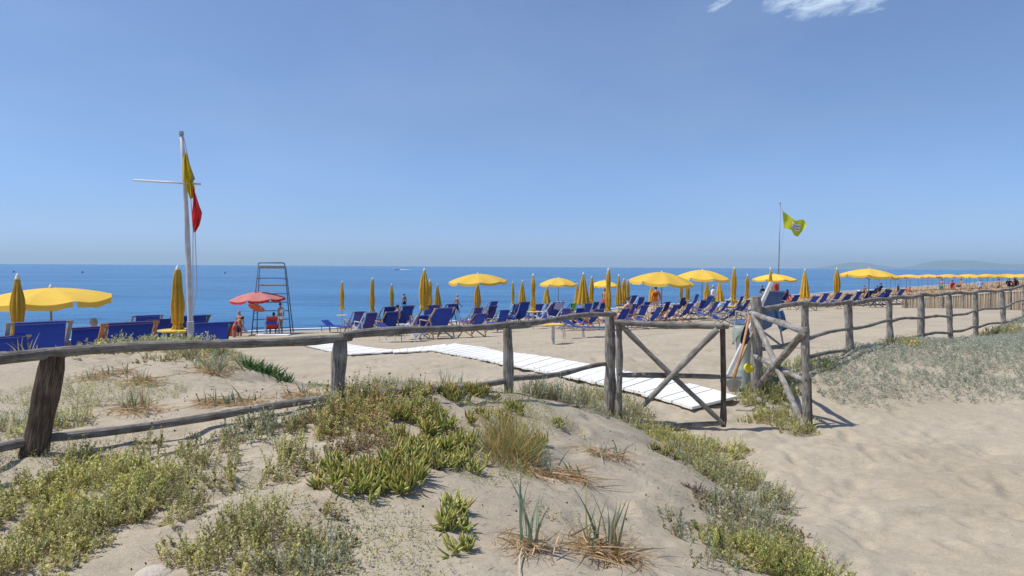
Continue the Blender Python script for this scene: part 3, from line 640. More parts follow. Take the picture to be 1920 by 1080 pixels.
DEP = {14: 8.8, 76: 9.1, 165: 10.6, 245: 9.6, 277: 15, 309: 12.6, 358: 13, 396: 10, 674: 22, 697: 20.5, 731: 23, 737: 20, 765: 22.5, 794: 18, 811: 20.3, 834: 17.5, 848: 23.5, 897: 21.5, 903: 17.3, 924: 23, 926: 27,
 946: 19.5, 968: 25, 984: 22.5, 1011: 24, 1031: 25, 1047: 22, 1075: 24, 1103: 22, 1118: 24, 1131: 22.5, 1173: 16.5, 1208: 17.5, 1187: 20, 1203: 28, 1214: 22, 1189: 31, 1267: 18, 1294: 19, 1281: 26, 1307: 31, 1332: 24,
 1344: 19.5, 1365: 20.5, 1391: 26, 1386: 15.5, 1474: 30, 1494: 25, 1549: 25, 1573: 25.5, 1612: 25, 1632: 26, 1667: 25, 1692: 26, 1656: 23, 1452: 14, 1088: 18, 1121: 17.5, 1062: 19.5, 1236: 16.5, 1252: 21, 1318: 20.5, 1402: 19, 1422: 21, 1530: 22.5, 1592: 23}
for (px, py, wd, sl, rc, lb, wp, jt) in CL:
    g = 'deck chairs in the left group' if px < 420 else ('deck chairs in the central rows' if px < 1430 else 'deck chairs in the right rows')
    CHAIRS[px] = chair(px, py, wd, sl, rc, lb, wp, jt, 1.0, g)
c_ = CHAIRS[1281]; bg_ = MB(); P = []
for i in range(9):
    a = -PI / 2 + PI * i / 8
    for k in range(14): th = 2 * PI * k / 14; r = 1 + .1 * math.sin(2 * th + i); P.append((.16 * r * math.cos(th) * math.cos(a) ** .5 if abs(math.cos(a)) > 1e-6 else 0, .08 * math.sin(th) * math.cos(a) ** .5 if abs(math.cos(a)) > 1e-6 else 0, .17 * math.sin(a)))
bg_.grid(P, 9, 14, wrap=True); bg_.tube([(-.09, 0, .13), (-.04, .02, .33), (.04, .02, .33), (.09, 0, .13)], .012, 6)
bg_ = bg_.build('bag', M['cloth_dark'], smooth=True); bg_.location = c_.matrix_basis @ Vector((0, -.50, .66)); bg_.rotation_euler = c_.rotation_euler; tag(bg_, 'dark bag hanging on the back of a rear row deck chair', 'bag')
# canvas-draped chair by the gate post
cd = chair(1452, 546, 'grey', 'greyblue', 0, 'grey blue canvas deck chair standing behind the right gate post', 0.68, -.5, 1.12, 'deck chairs in the right rows')
# towels
def towel(c, label, m, z0=.62, wid=.42, side=0):
    b = MB(); P = []
    for i in range(9):
        t = i / 8
        for k in range(9):
            u = k / 8 - .5; y = -.43 - .03 * (1 if t > .5 else -1) * 1.0 + (.10 * (t - .5) if t > .5 else .0); z = .995 - abs(t - .5) * .62 * (1 - .1 * math.sin(k * 1.3)) + .012 * math.cos(k * 2.1)
            P.append((u * wid, y + .012 * math.sin(k * 1.9 + i), z))
    b.grid(P, 9, 9); o = b.build('towel', m, smooth=True); o.location = c.location; o.rotation_euler = c.rotation_euler; o.scale = c.scale; tag(o, label, 'towel', 'towels on the deck chairs'); return o
towel(CHAIRS[1047], 'white patterned towel hung over a blue deck chair back', mat('patterned_towel', (.72, .70, .76), .9, 0, 60, col2=(.12, .14, .45)))
towel(CHAIRS[1075], 'green towel draped beside the wide cone umbrella', M['cloth_green'])
towel(CHAIRS[1667], 'bright green towel on a chair near the reed fence', M['cloth_green'])
towel(CHAIRS[1612], 'crumpled white towel on a chair left of the far umbrella pole', M['cloth_white'])

# ------------------------------------------------------------------ loungers
def lounger(p, rz, label, frame, sc=1.0):
    t = thing('sun_lounger', label, 'sun lounger', p, rz, 'blue sun loungers'); t.scale = (sc,) * 3
    for s in (-1, 1):
        MB().bar((s * .3, -.95, .36), (s * .3, .95, .36), .035).build('side_rail', frame, t)
        for y in (-.7, .1, .75): MB().bar((s * .29, y, 0), (s * .29, y + .04, .345), .028).build('leg', frame, t)
    for y in (-.95, -.7, .1, .95): MB().bar((-.3, y, .34), (.3, y, .34), .025).build('cross_bar', frame, t)
    P = []
    for i in range(15):
        y = -.93 + 1.3 * i / 14
        for k in range(5): u = k / 2 - 1; P.append((u * .28, y, .372 - .03 * (1 - u * u)))
    b = MB(); b.grid(P, 15, 5); b.build('sling', M['sling_blue'], t, smooth=True)
    P = []
    for i in range(7):
        f = i / 6
        for k in range(5): u = k / 2 - 1; P.append((u * .28, .37 + .5 * f, .375 + .30 * f))
    b = MB(); b.grid(P, 7, 5); b.build('headrest', M['sling_blue'], t, smooth=True)
p = ground(1100, 634, 9); lounger(p, R(80), 'flat blue sun lounger just left of the main gate post', M['grey_metal'], .85)
p = by_top(629, 609, .36, 8); lounger(p, R(60), 'dark blue sun lounger standing at the water edge left of the cluster', M['blue_metal'], .8)
p = by_top(752, 621, .37, 8); lounger(p, R(75), 'low pale blue sun lounger partly hidden behind the fence rail', M['metal_white'], .9)

# ------------------------------------------------------------------ umbrellas
def closed_umbrella(px, py, len_px, style, label, wpx=None, pole='pole', lean=0):
    LL = 1.1 * (K if px > 400 else 1); Yd = FPX * LL / len_px; top = at(px, py, Yd); g = tz(top.x, top.y)
    H = top.z - g; t = thing('closed_umbrella', label, 'umbrella', (top.x, top.y, g), random.uniform(0, 6), 'closed yellow beach umbrellas')
    t.rotation_euler = (lean, random.uniform(-.015, .015), 0)
    MB().tube([(0, 0, -.2), (0, 0, H - .05)], .019, 8).build('pole', M[pole], t)
    rnd = random.Random(px); L = LL; n, nt = 64, 26; P = []
    wmax = ((wpx * (.78 if style != 'cone' else .9)) * Yd / FPX / 2) if wpx else (.10 if style != 'cone' else .2)
    ph = rnd.uniform(0, 6); tw = rnd.choice((-1, 1)) * rnd.uniform(2.5, 4.5) if style == 'twist' else rnd.uniform(-.6, .6)
    for i in range(nt):
        u = i / (nt - 1)
        if style == 'cone': r = .025 + (wmax - .025) * u ** .85
        elif style == 'fat': r = .03 + wmax * (math.sin(PI * min(1, u * .95)) ** .7) * (.55 + .45 * u) if u < .93 else .05 + wmax * .55
        else:
            r = .035 + (wmax * .78 - .035) * min(1, u / .25) ** .7 + wmax * .22 * u + (.010 * math.sin(u * 11 + ph))
            if .80 < u < .86: r *= 1.12
            elif .86 <= u < .915: r *= .74
            elif u >= .915: r *= .85 + (u - .915) * 5
        for k in range(n):
            a = 2 * PI * k / n; f = 1 + (.30 if style == 'cone' else .34) * math.sin(8 * a + tw * u * 2 + ph) * min(1, u * 4) + .07 * math.sin(3 * a + u * 5 + ph)
            f += .05 * math.sin(17 * a + u * 7)
            z = H - .06 - u * L + (.05 * math.sin(8 * a + ph + 2) if i == nt - 1 else 0)
            P.append((r * f * math.cos(a + (tw * .25 * u if style == 'twist' else 0)), r * f * math.sin(a + (tw * .25 * u if style == 'twist' else 0)), z))
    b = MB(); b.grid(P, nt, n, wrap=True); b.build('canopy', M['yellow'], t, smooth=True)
    MB().lathe([(.001, H + .02), (.018, H), (.03, H - .03), (.042, H - .085)], 12).build('cap', M['cap'], t, smooth=True)
    if style == 'twist':
        b = MB(); b.lathe([(wmax * .9, H - .06 - .88 * L), (wmax * .95, H - .06 - .90 * L), (wmax * .9, H - .06 - .93 * L)], 16); b.build('tie_strap', M['yellow'], t)
    return t
CU = [
 (30,514,126,'twist','closed yellow umbrella at the far left in front of the big open one',24),
 (332,499,117,'twist','closed twisted yellow umbrella just left of the white flagpole',24),
 (641,527,51,'twist','slim closed umbrella above the small blue table frame at the water',8),
 (697,521,60,'twist','slim closed umbrella above the faded deck chairs, second of the slim three',9),
 (735,532,44,'twist','short closed umbrella just left of the wading bather',8),
 (795,503,73,'fat','fat bright orange yellow closed umbrella right of the wading bather',19),
 (806,524,50,'twist','closed umbrella half hidden behind the fat bright one',9),
 (821,532,42,'cone','small cone shaped closed umbrella right of the fat bright one',14),
 (895,531,48,'fat','closed umbrella directly beneath the broad open umbrella',13),
 (962,528,40,'twist','thinnest closed umbrella, right of the broad open umbrella',6),
 (979,525,44,'cone','narrow cone shaped closed umbrella beside the thinnest one',14),
 (1000,513,66,'twist','tall straight closed umbrella with a yellow table on its pole',9),
 (1025,535,32,'cone','closed cone umbrella under the left side of the orange lit open one',14),
 (1082,530,38,'cone','closed umbrella tucked left behind the widest cone umbrella',10),
 (1094,511,57,'cone','widest cone shaped closed umbrella right of the orange lit open one',22),
 (1109,518,46,'twist','closed umbrella just right of the widest cone one',9),
 (1142,503,80,'twist','tall wrapped closed umbrella rising behind the main gate post',11),
 (1161,514,54,'cone','closed umbrella above the bare backed woman, left of three',12),
 (1170,522,44,'twist','closed umbrella in the middle of three above the bare backed woman',9),
 (1178,524,38,'twist','closed umbrella right of three above the bare backed woman',7),
 (1222,532,34,'cone','closed umbrella behind the person in orange',12),
 (1277,530,30,'twist','closed umbrella under the left of the two overlapping open ones',7),
 (1289,530,32,'twist','closed umbrella under the overlap of the two open ones',9),
 (1326,526,34,'cone','closed umbrella left of the person in teal shorts',13),
 (1350,527,38,'cone','closed cone umbrella right of the person in teal shorts',17),
 (1376,501,62,'twist','tall wrapped umbrella with white tip, right of the overlapping open ones',11),
 (1401,514,44,'twist','slim closed umbrella just left of the leaning white beam',8),
 (1445,502,54,'cone','closed umbrella crossing in front of the flat open one by the flag',11),
 (1509,504,52,'cone','bright cone shaped closed umbrella right of the flag, with table below',17),
 (1570,502,50,'fat','bulging wrapped umbrella with white tip left of the far open one',12),
]
for a in CU: closed_umbrella(*a)
def open_umbrella(px, py, wpx, edge_dy, Yd, label, cloth='yellow_open', tilt=(0, 0), name='open_umbrella', grp='open yellow beach umbrellas', detail=True, pole='pole'):
    Yd *= K if px > 400 else 1
    top = at(px, py, Yd); g = tz(top.x, top.y); H = top.z - g; Rr = wpx * Yd / FPX / 2; drop = edge_dy * Yd / FPX * .72
    t = thing(name, label, 'umbrella', (top.x, top.y, g), 0, grp); rz = random.uniform(0, .78)
    MB().tube([(0, 0, -.2), (0, 0, H - .02)], .02 if detail else .014, 8).build('pole', M[pole], t)
    tm = Matrix.Translation((0, 0, H - .25)) @ Matrix.Rotation(tilt[0], 4, 'X') @ Matrix.Rotation(tilt[1], 4, 'Y') @ Matrix.Translation((0, 0, .25 - .03)) @ Matrix.Rotation(rz, 4, 'Z')
    n, m = 8, 6; P = []; N = n * m; nr = 9
    def surf(u, a):
        k = (a / (2 * PI / n)) % 1; rr = Rr * u * (math.cos(PI / n) / math.cos((k - .5) * 2 * PI / n)) ** (.9)
        z = -drop * u ** 1.75 - .055 * Rr * math.sin(PI * k) * u * u * 1.0
        return Vector((rr * math.cos(a), rr * math.sin(a), z))
    for i in range(nr):
        for k in range(N): P.append(tm @ surf(max(.012, i / (nr - 1)), 2 * PI * k / N))
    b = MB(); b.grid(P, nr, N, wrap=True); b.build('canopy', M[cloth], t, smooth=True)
    # valance with little gaps at the ribs
    b = MB(); vh = max(.10, drop * .28) * 1.0
    for g_ in range(n):
        P = []
        for k in range(m + 1):
            a = 2 * PI * (g_ + (.04 + .92 * k / m)) / n; q = surf(1.0, a); o = Vector((math.cos(a), math.sin(a), 0)) * .012
            P += [tm @ (q * 1.002 + Vector((0, 0, .004))), tm @ (q + o + Vector((0, 0, -vh * (1 + .12 * math.sin(k * 2.1 + g_)))))]
        b.grid(P, m + 1, 2)
    b.build('valance', M[cloth if cloth != 'red_cloth' else 'cloth_red'], t, smooth=True)
    if detail:
        for k in range(n):
            a = 2 * PI * k / n; pts = [tm @ (surf(u, a) - Vector((0, 0, .018))) for u in (.02, .35, .7, 1.0)]
            MB().tube(pts, .006, 5).build('rib', M['pole'], t)
            hub = tm @ Vector((0, 0, -drop - .22)); MB().tube([hub, tm @ (surf(.5, a) - Vector((0, 0, .02)))], .005, 5).build('strut', M['pole'], t)
        MB().lathe([(.001, H + .045), (.016, H + .03), (.028, H), (.03, H - .03)], 10).build('cap', M['cap'], t, smooth=True)
    return t
open_umbrella(95, 537, 212, 25, 12.8, 'big open yellow umbrella at the far left, nearest of the open ones', tilt=(.05, .0))
open_umbrella(896, 512, 110, 19, 22, 'broad open yellow umbrella in the middle over a closed one', tilt=(.03, -.03))
open_umbrella(1047, 520, 74, 16, 29, 'open umbrella glowing orange beneath, left of the widest cone')
open_umbrella(1133, 525, 56, 13, 33, 'small open yellow umbrella behind the tall wrapped one at gate post')
open_umbrella(1241, 509, 122, 24, 21.5, 'left of two overlapping open yellow umbrellas, shading the person in orange', tilt=(.04, .06))
open_umbrella(1317, 505, 104, 20, 25.5, 'right of two overlapping open yellow umbrellas', tilt=(.02, .03))
open_umbrella(1452, 513, 82, 13, 30, 'flat open yellow umbrella at the foot of the yellow flag')
open_umbrella(1630, 503, 100, 17, 25.5, 'open yellow umbrella above the rightmost deck chairs', tilt=(0, .05))
open_umbrella(482, 546, 104, 18, 22.3, 'faded red open umbrella tilted beside the lifeguard chair', 'red_cloth', (.02, -.06), grp=None)
# far row of the next beach
for i in range(34):
    f = i / 33; Yd = 62 - 17 * f + random.uniform(-1.5, 1.5); px = 1640 + 330 * f + random.uniform(-3, 3)
    open_umbrella(px, 515.5 + 1.0 * math.sin(i * 1.7) - 2.2 * f, 30 + 14 * f, 4.5, Yd, 'far off open yellow umbrella in the dense row at the right horizon', grp='far row of open yellow umbrellas on the next beach', detail=False)

# umbrella tables
def table(px, py, Yd=None, label='', foot=None, r=.27):
    if foot is not None: g = ground(px, foot, 8); p = at(px, py, g.y); base = g
    else: Yd *= K if px > 400 else 1; p = at(px, py, Yd); base = Vector((p.x, p.y, tz(p.x, p.y)))
    h = p.z - base.z; t = thing('umbrella_table', label, 'table', base, 0, 'round yellow beach tables')
    MB().tube([(0, 0, -.1), (0, 0, h - .01)], .042 if foot else .022, 10).build('post', M['pole_white'], t)
    MB().lathe([(.001, h - .03), (.06, h - .05), (r * .8, h - .025), (r, h - .012), (r, h + .008), (r * .96, h + .008), (r * .93, h), (.001, h)], 20).build('tabletop', M['yellow_plastic'], t, smooth=False)
table(1037, 608, label='yellow round table on a thick white post, standing alone in front', foot=646)
table(1000, 584, 20.6, 'yellow round table on the pole of the tall straight umbrella')
table(641, 591, 26.5, 'yellow round table at the water beneath the leftmost slim umbrella')
table(1509, 564, 26.2, 'yellow round table beneath the bright cone umbrella on the right')
table(1376, 574, 21.8, 'yellow round table below the tall wrapped umbrella with white tip')
table(1347, 567, 24.5, 'yellow round table left of the tall wrapped umbrella with white tip')
table(1233, 575, 20.8, 'yellow round table below the person in orange')
table(334, 619, 11.6, 'yellow table at the foot of the twisted umbrella by the flagpole', r=.33)
table(1168, 576, 19.5, 'yellow table in front of the bare backed woman')
table(1401, 566, 24, 'yellow table under the slim umbrella left of the leaning beam')

# ------------------------------------------------------------------ flagpoles
fp = at(357, 640, 9.2); fg = tz(fp.x, fp.y); fpt = at(340, 250, 9.2); fb = Vector((fp.x, fp.y, fg))
t = thing('flagpole', 'leaning white wooden flagpole with crossarm standing behind the left dune', 'flagpole', fb)
z = lambda px, py, Yd=9.2: at(px, py, Yd) - fb
MB().tube([(0, 0, -.3), z(357, 600), z(351, 430), z(345, 320), z(340, 250)], [.040, .038, .034, .028, .022], 14).build('pole', M['pole_white'], t, smooth=True)
MB().tube([z(251, 337.5, 9.12), z(376, 345.5, 9.1)], .014, 8).build('crossarm', M['metal_white'], t, smooth=True)
b = MB(); b.box(z(350, 342, 9.14), (.05, .05, .07)); b.build('clamp', M['grey_metal'], t)
MB().lathe([(.001, .03), (.03, .02), (.034, -.03)], 10, z(340, 249)).build('finial', M['grey_metal'], t)
MB().tube([z(344, 256, 9.1), z(362, 340, 9.1), z(367, 470, 9.1), z(369, 540, 9.1), z(360, 600, 9.12)], .006, 5).tube([z(343, 262, 9.12), z(356, 350, 9.1), z(362, 430, 9.1), z(361, 600, 9.12)], .006, 5).build('halyard', M['rope'], t)
b = MB()
for k in range(7): b.tube([z(357 - 7, 604 + k * 3, 9.12), z(357 + 7, 603 + k * 3, 9.12)], .008, 5)
b.build('rope_lashing', M['rope'], t)
def draped(name, label, m, outline, Yd, amp, folds, seed, cat='flag', grp=None):
    """outline: list of (py, xl, xr) rows in picture units at distance Yd; hangs in pleats"""
    b = MB(); P = []; nv = 22; rows = []
    for (a, b0) in zip(outline, outline[1:]):
        for s in range(4): f = s / 4; rows.append([a[i] + (b0[i] - a[i]) * f for i in range(3)])
    rows.append(list(outline[-1]))
    for i, (py, xl, xr) in enumerate(rows):
        for k in range(nv):
            u = k / (nv - 1); pxx = xl + (xr - xl) * u; q = at(pxx, py + 1.5 * math.sin(u * 5 + seed), Yd + amp * math.sin(folds * u * PI + i * .18 + seed) + amp * .5 * math.sin(i * .4 + u * 3)); P.append(q)
    o0 = sum(P, Vector()) / len(P); b.grid([p - o0 for p in P], len(rows), nv); o = b.build(name, m, smooth=True); o.location = o0; tag(o, label, cat, grp); return o
M['flag_yellow'] = mat('flag_yellow_cloth', (.62, .47, .02), .7, .08, 6, trans=.3); M['flag_red'] = mat('flag_red_cloth', (.66, .05, .05), .7, .08, 6, trans=.3)
draped('flag', 'limp yellow flag wrapped around the top of the white pole', M['flag_yellow'], [(287, 345, 349), (300, 343, 353), (320, 342, 360), (336, 343, 366), (341, 346, 362), (352, 349, 366), (362, 353, 365), (373, 357, 362)], 9.08, .03, 4, 1)
draped('flag', 'limp red flag hanging below the yellow one', M['flag_red'], [(352, 361, 363), (366, 362, 368), (385, 361, 374), (398, 360, 379), (410, 360, 377), (422, 361, 374), (430, 363, 369), (436, 363, 366)], 9.02, .03, 3.5, 2)
# right flagpole
p0 = at(1461, 530, 34 * K); g = tz(p0.x, p0.y); fb2 = Vector((p0.x, p0.y, g)); t = thing('flagpole', 'thin grey flagpole rising behind the flat open umbrella', 'flagpole', fb2)
MB().tube([(0, 0, -.2), at(1460, 505, 34 * K) - fb2, at(1463, 381, 34 * K) - fb2], [.045, .04, .025], 8).build('pole', M['pole'], t, smooth=True)
MB().lathe([(.001, .05), (.05, .02), (.05, -.03)], 8, at(1463, 381, 34 * K) - fb2).build('finial', M['pole'], t)
MB().tube([at(1463, 384, 34 * K) - fb2, at(1468, 396, 33.9 * K) - fb2], .01, 5).tube([at(1462, 470, 34 * K) - fb2, at(1470, 432, 33.9 * K) - fb2], .008, 5).build('halyard', M['rope'], t)
fl = thing('flag', 'yellow green beach flag with white band of lettering blowing in the wind', 'flag', at(1490, 420, 33.8 * K)); fo_ = at(1490, 420, 33.8 * K)
M['flag_lime'] = mat('lime_flag_cloth', (.55, .58, .03), .7, .05, 6, trans=.3)
top_ = [(1467, 395), (1475, 401), (1484, 408), (1493, 414), (1500, 412), (1507, 412), (1513, 420)]
bot_ = [(1470, 428), (1476, 429), (1484, 431), (1489, 441), (1496, 444), (1501, 437), (1511, 425)]
def fsurf(u, v, dy=0):
    x = u * (len(top_) - 1); i = min(int(x), len(top_) - 2); f = x - i
    a = (top_[i][0] + (top_[i+1][0] - top_[i][0]) * f, top_[i][1] + (top_[i+1][1] - top_[i][1]) * f); c = (bot_[i][0] + (bot_[i+1][0] - bot_[i][0]) * f, bot_[i][1] + (bot_[i+1][1] - bot_[i][1]) * f)
    return at(a[0] + (c[0] - a[0]) * v, a[1] + (c[1] - a[1]) * v, 33.8 * K + .10 * math.sin(u * 9 + v * 2) + dy) - fo_
b = MB(); b.grid([fsurf(i / 24, j / 12) for i in range(25) for j in range(13)], 25, 13); b.build('cloth', M['flag_lime'], fl, smooth=True)
b = MB(); b.grid([fsurf(.36 + .36 * i / 12, .26 + .42 * j / 6 , -.02) for i in range(13) for j in range(7)], 13, 7); b.build('white_band', M['white'], fl, smooth=True)
b = MB()
for k in range(5):
    u0 = .40 + k * .065; b.grid([fsurf(u0 + .012 * i + (.012 if j % 2 else 0), .30 + .34 * j / 5, -.035) for i in range(2) for j in range(6)], 2, 6)
for v in (.38, .56): b.grid([fsurf(.38 + .31 * i / 10, v + .035 * j, -.04) for i in range(11) for j in range(2)], 11, 2)
b.build('lettering', mat('dark_blue_print', (.05, .09, .2), .7), fl)

# ------------------------------------------------------------------ lifeguard chair
LY = 22.4 * K; lg = at(511, 627, LY); lg.z = tz(lg.x, lg.y); lt = thing('lifeguard_chair', 'tall blue steel ladder lifeguard chair with wooden seat at the water edge', 'lifeguard chair', lg, R(12))
H = (at(505, 495, LY).z - lg.z) / K; lt.scale = (K, K, K)
seat = .70 * H
legs = [((-.62, -.28, 0), (-.42, -.16, H)), ((.62, -.28, 0), (.42, -.16, H)), ((-.60, .62, 0), (-.42, .10, H * .97)), ((.60, .62, 0), (.42, .10, H * .97))]
for a, c in legs: MB().tube([a, c], .019, 8).build('leg', M['blue_metal'], lt, smooth=True)
MB().tube([(-.42, -.16, H), (-.38, -.16, H + .04), (.38, -.16, H + .04), (.42, -.16, H)], .022, 8).build('top_rail', M['blue_metal'], lt, smooth=True)
for f in (.10, .22, .34, .46, .58, .80):
    w_ = .62 - .20 * f; y_ = -.28 + .12 * f; MB().tube([(-w_, y_, H * f), (w_, y_, H * f)], .013, 8).build('rung', M['blue_metal'], lt, smooth=True)
for s in (-1, 1):
    for f in (.3, .62): MB().tube([(s * (.62 - .2 * f), -.28 + .12 * f, H * f), (s * (.60 - .18 * f), .62 - .52 * f, H * f)], .014, 6).build('side_bar', M['grey_metal'], lt, smooth=True)
MB().box((0, .02, seat), (.86, .42, .05)).build('seat', M['wood_grey'], lt)
MB().box((0, -.17, H * .955), (.84, .02, .09)).build('backrest', M['wood_grey'], lt)
MB().box((-.42, .0, seat + .2), (.04, .4, .03)).build('armrest', M['wood_grey'], lt); MB().box((.42, .0, seat + .2), (.04, .4, .03)).build('armrest', M['wood_grey'], lt)
# rescue float
rc = at(481, 577, 22.0 * K); b = MB(); P = []
for i in range(13):
    a = -PI / 2 + PI * i / 12
    for k in range(20): th = 2 * PI * k / 20; P.append((.36 * math.cos(th) * math.cos(a) ** .8 if math.cos(a) > 1e-6 else 0, .055 * math.sin(a), .155 * math.sin(th) * math.cos(a) ** .8 if math.cos(a) > 1e-6 else 0))
M['float'] = mat('orange_float', (.72, .16, .06), .45, .05); rr = thing('rescue_float', 'orange red oval rescue float hanging tilted on the lifeguard chair', 'rescue float', rc, R(5)); rr.rotation_euler = (.1, R(20), R(5)); rr.scale = (1.05, 1.05, .95)
b.grid(P, 13, 20, wrap=True); b.build('body', M['float'], rr, smooth=True)
for s in (-1, 1): MB().tube([(s * .1, -.06, .1), (s * .2, -.075, .09), (s * .27, -.06, .05)], .012, 6).build('handle', M['cap'], rr, smooth=True)
MB().tube([(0, 0, .14), (.02, -.02, .3)], .008, 5).build('cord', M['rope'], rr)
# rescue base board + red/blue lounge chair beside the tower
bb = at(512, 630, 21.4 * K); bb.z = tz(bb.x, bb.y); 
pl = MB(); pl.box((0, 0, .03), (1.35, .5, .06)); o = pl.build('rescue_board', M['white'], smooth=False); o.location = bb; o.rotation_euler = (0, 0, .1); tag(o, 'flat white board lying at the foot of the lifeguard chair', 'board')
M['sling_redblue'] = mat('red_blue_canvas', (.50, .05, .04), .85, .1)
rcx = make_chair(M['metal_white'], M['sling_redblue'], 0.0); q = at(511, 622, 21.9 * K); q.z = tz(q.x, q.y); rcx.location = Vector((q.x, q.y, q.z)); rcx.rotation_euler = (0, 0, R(15)); rcx.scale = (.85, .85, .85); tag(rcx, 'red canvas deck chair inside the lifeguard chair frame', 'deck chair')
b = MB(); b.box((0, -.475, .66), (.52, .016, .16)); b.build('blue_stripe', M['sling_blue'], rcx)
# red cool box left
cb = by_top(432, 612, .42, 9); t = thing('cool_box', 'red cool box with white lid rim beside the bald man', 'cool box', cb, .2)
b = MB(); b.box((0, 0, .17), (.5, .32, .34)); b.build('box', M['red_plastic'], t); b = MB(); b.box((0, 0, .36), (.52, .34, .035)); b.build('rim', M['white'], t); b = MB(); b.box((0, 0, .40), (.49, .31, .045)); b.build('lid', M['red_plastic'], t)

# ------------------------------------------------------------------ people
BODY = {}
def body_mesh(pose):
    if pose in BODY: return BODY[pose]
    J = dict(pel=(0, 0, .96), wai=(0, .005, 1.10), che=(0, 0, 1.28), shc=(0, -.01, 1.42), nec=(0, -.005, 1.50), hd0=(0, .015, 1.58), hd1=(0, .01, 1.66), hd2=(0, 0, 1.73), nose=(0, .105, 1.625),
             hip=(.10, 0, .92), kne=(.115, .03, .50), ank=(.12, -.02, .09), hee=(.12, -.05, .04), toe=(.14, .14, .025), sho=(.185, -.01, 1.41), elb=(.25, -.03, 1.12), wri=(.27, .05, .88), han=(.275, .07, .80))
    Rr = dict(pel=.125, wai=.115, che=.13, shc=.10, nec=.052, hd0=.075, hd1=.088, hd2=.065, nose=.012, hip=.088, kne=.055, ank=.036, hee=.034, toe=.024, sho=.058, elb=.038, wri=.026, han=.026)
    over = {'stand': {}, 'stride': dict(kneL=(.11, .18, .52), ankL=(.12, .22, .10), heeL=(.12, .19, .05), toeL=(.13, .38, .03), kneR=(.11, -.05, .50), ankR=(.12, -.28, .12), heeR=(.12, -.32, .09), toeR=(.13, -.13, .03), elbL=(.24, -.15, 1.14), elbR=(.25, .06, 1.13), wriR=(.26, .2, .93), hanR=(.26, .26, .88), wriL=(.26, -.2, .90), hanL=(.26, -.2, .82)),
            'bend': dict(che=(0, .16, 1.22), wai=(0, .06, 1.09), shc=(0, .27, 1.32), nec=(0, .33, 1.37), hd0=(0, .39, 1.42), hd1=(0, .43, 1.47), hd2=(0, .46, 1.53), nose=(0, .49, 1.41), sho=(.18, .25, 1.31), elb=(.24, .34, 1.05), wri=(.2, .48, .88), han=(.18, .53, .82)),
            'arms': dict(elb=(.30, .08, 1.18), wri=(.16, .24, 1.16), han=(.1, .28, 1.16)),
            'sit': dict(pel=(0, 0, .42), wai=(0, -.04, .56), che=(0, -.10, .74), shc=(0, -.14, .88), nec=(0, -.13, .96), hd0=(0, -.10, 1.04), hd1=(0, -.10, 1.12), hd2=(0, -.11, 1.19), nose=(0, .0, 1.085), hip=(.10, .03, .40), kne=(.13, .46, .50), ank=(.13, .62, .10), hee=(.13, .6, .05), toe=(.14, .8, .03), sho=(.185, -.14, .87), elb=(.26, .0, .64), wri=(.2, .24, .58), han=(.18, .32, .57))}[pose]
    verts, rad, ed, idx = [], [], [], {}
    def add(nm, p, r): idx[nm] = len(verts); verts.append(p); rad.append(r)
    ctr = ['pel', 'wai', 'che', 'shc', 'nec', 'hd0', 'hd1', 'hd2', 'nose']
    for c in ctr: add(c, over.get(c, J[c]), Rr[c])
    for a, b2 in (('pel', 'wai'), ('wai', 'che'), ('che', 'shc'), ('shc', 'nec'), ('nec', 'hd0'), ('hd0', 'hd1'), ('hd1', 'hd2'), ('hd1', 'nose')): ed.append((idx[a], idx[b2]))
    for S_, sg in (('L', -1), ('R', 1)):
        for c in ('hip', 'kne', 'ank', 'hee', 'toe', 'sho', 'elb', 'wri', 'han'):
            p = over.get(c + S_, over.get(c, J[c])); add(c + S_, (p[0] * sg, p[1], p[2]), Rr[c])
        for a, b2 in (('pel', 'hip' + S_), ('hip' + S_, 'kne' + S_), ('kne' + S_, 'ank' + S_), ('ank' + S_, 'hee' + S_), ('ank' + S_, 'toe' + S_), ('shc', 'sho' + S_), ('sho' + S_, 'elb' + S_), ('elb' + S_, 'wri' + S_), ('wri' + S_, 'han' + S_)): ed.append((idx[a], idx[b2]))
        w0 = Vector(verts[idx['wri' + S_]]); h0 = Vector(verts[idx['han' + S_]]); d = (h0 - w0).normalized(); sd = d.cross(Vector((1, 0, 0.1))).normalized()
        for k in range(4):
            L = (.062, .074, .07, .054)[k]; a0 = h0 + sd * (.021 * (k - 1.5)) + d * .03; add(f'f{k}a' + S_, tuple(a0), .010); add(f'f{k}b' + S_, tuple(a0 + d * L + Vector((-sg * .02, .008, 0))), .0075)
            ed.append((idx['han' + S_], idx[f'f{k}a' + S_])); ed.append((idx[f'f{k}a' + S_], idx[f'f{k}b' + S_]))
        a0 = w0.lerp(h0, .5) - sd * -.035; add('tha' + S_, tuple(a0), .011); add('thb' + S_, tuple(a0 + d * .045 + sd * .02), .009); ed.append((idx['wri' + S_], idx['tha' + S_])); ed.append((idx['tha' + S_], idx['thb' + S_]))
    me = bpy.data.meshes.new('tmp'); me.from_pydata(verts, ed, []); o = bpy.data.objects.new('tmp', me); COL.objects.link(o)
    md = o.modifiers.new('s', 'SKIN'); sv = me.skin_vertices[0].data if me.skin_vertices else None
    if sv is None:
        bm = bmesh.new(); bm.from_mesh(me); bm.verts.layers.skin.verify(); bm.to_mesh(me); bm.free(); sv = me.skin_vertices[0].data
    for i, r in enumerate(rad): sv[i].radius = (r, r * (.78 if i in (idx['che'], idx['wai'], idx['pel'], idx['shc']) else 1)) ; sv[i].use_root = (i == 0)
    md.branch_smoothing = .6; md.use_smooth_shade = True
    sb = o.modifiers.new('u', 'SUBSURF'); sb.levels = 1; sb.render_levels = 1
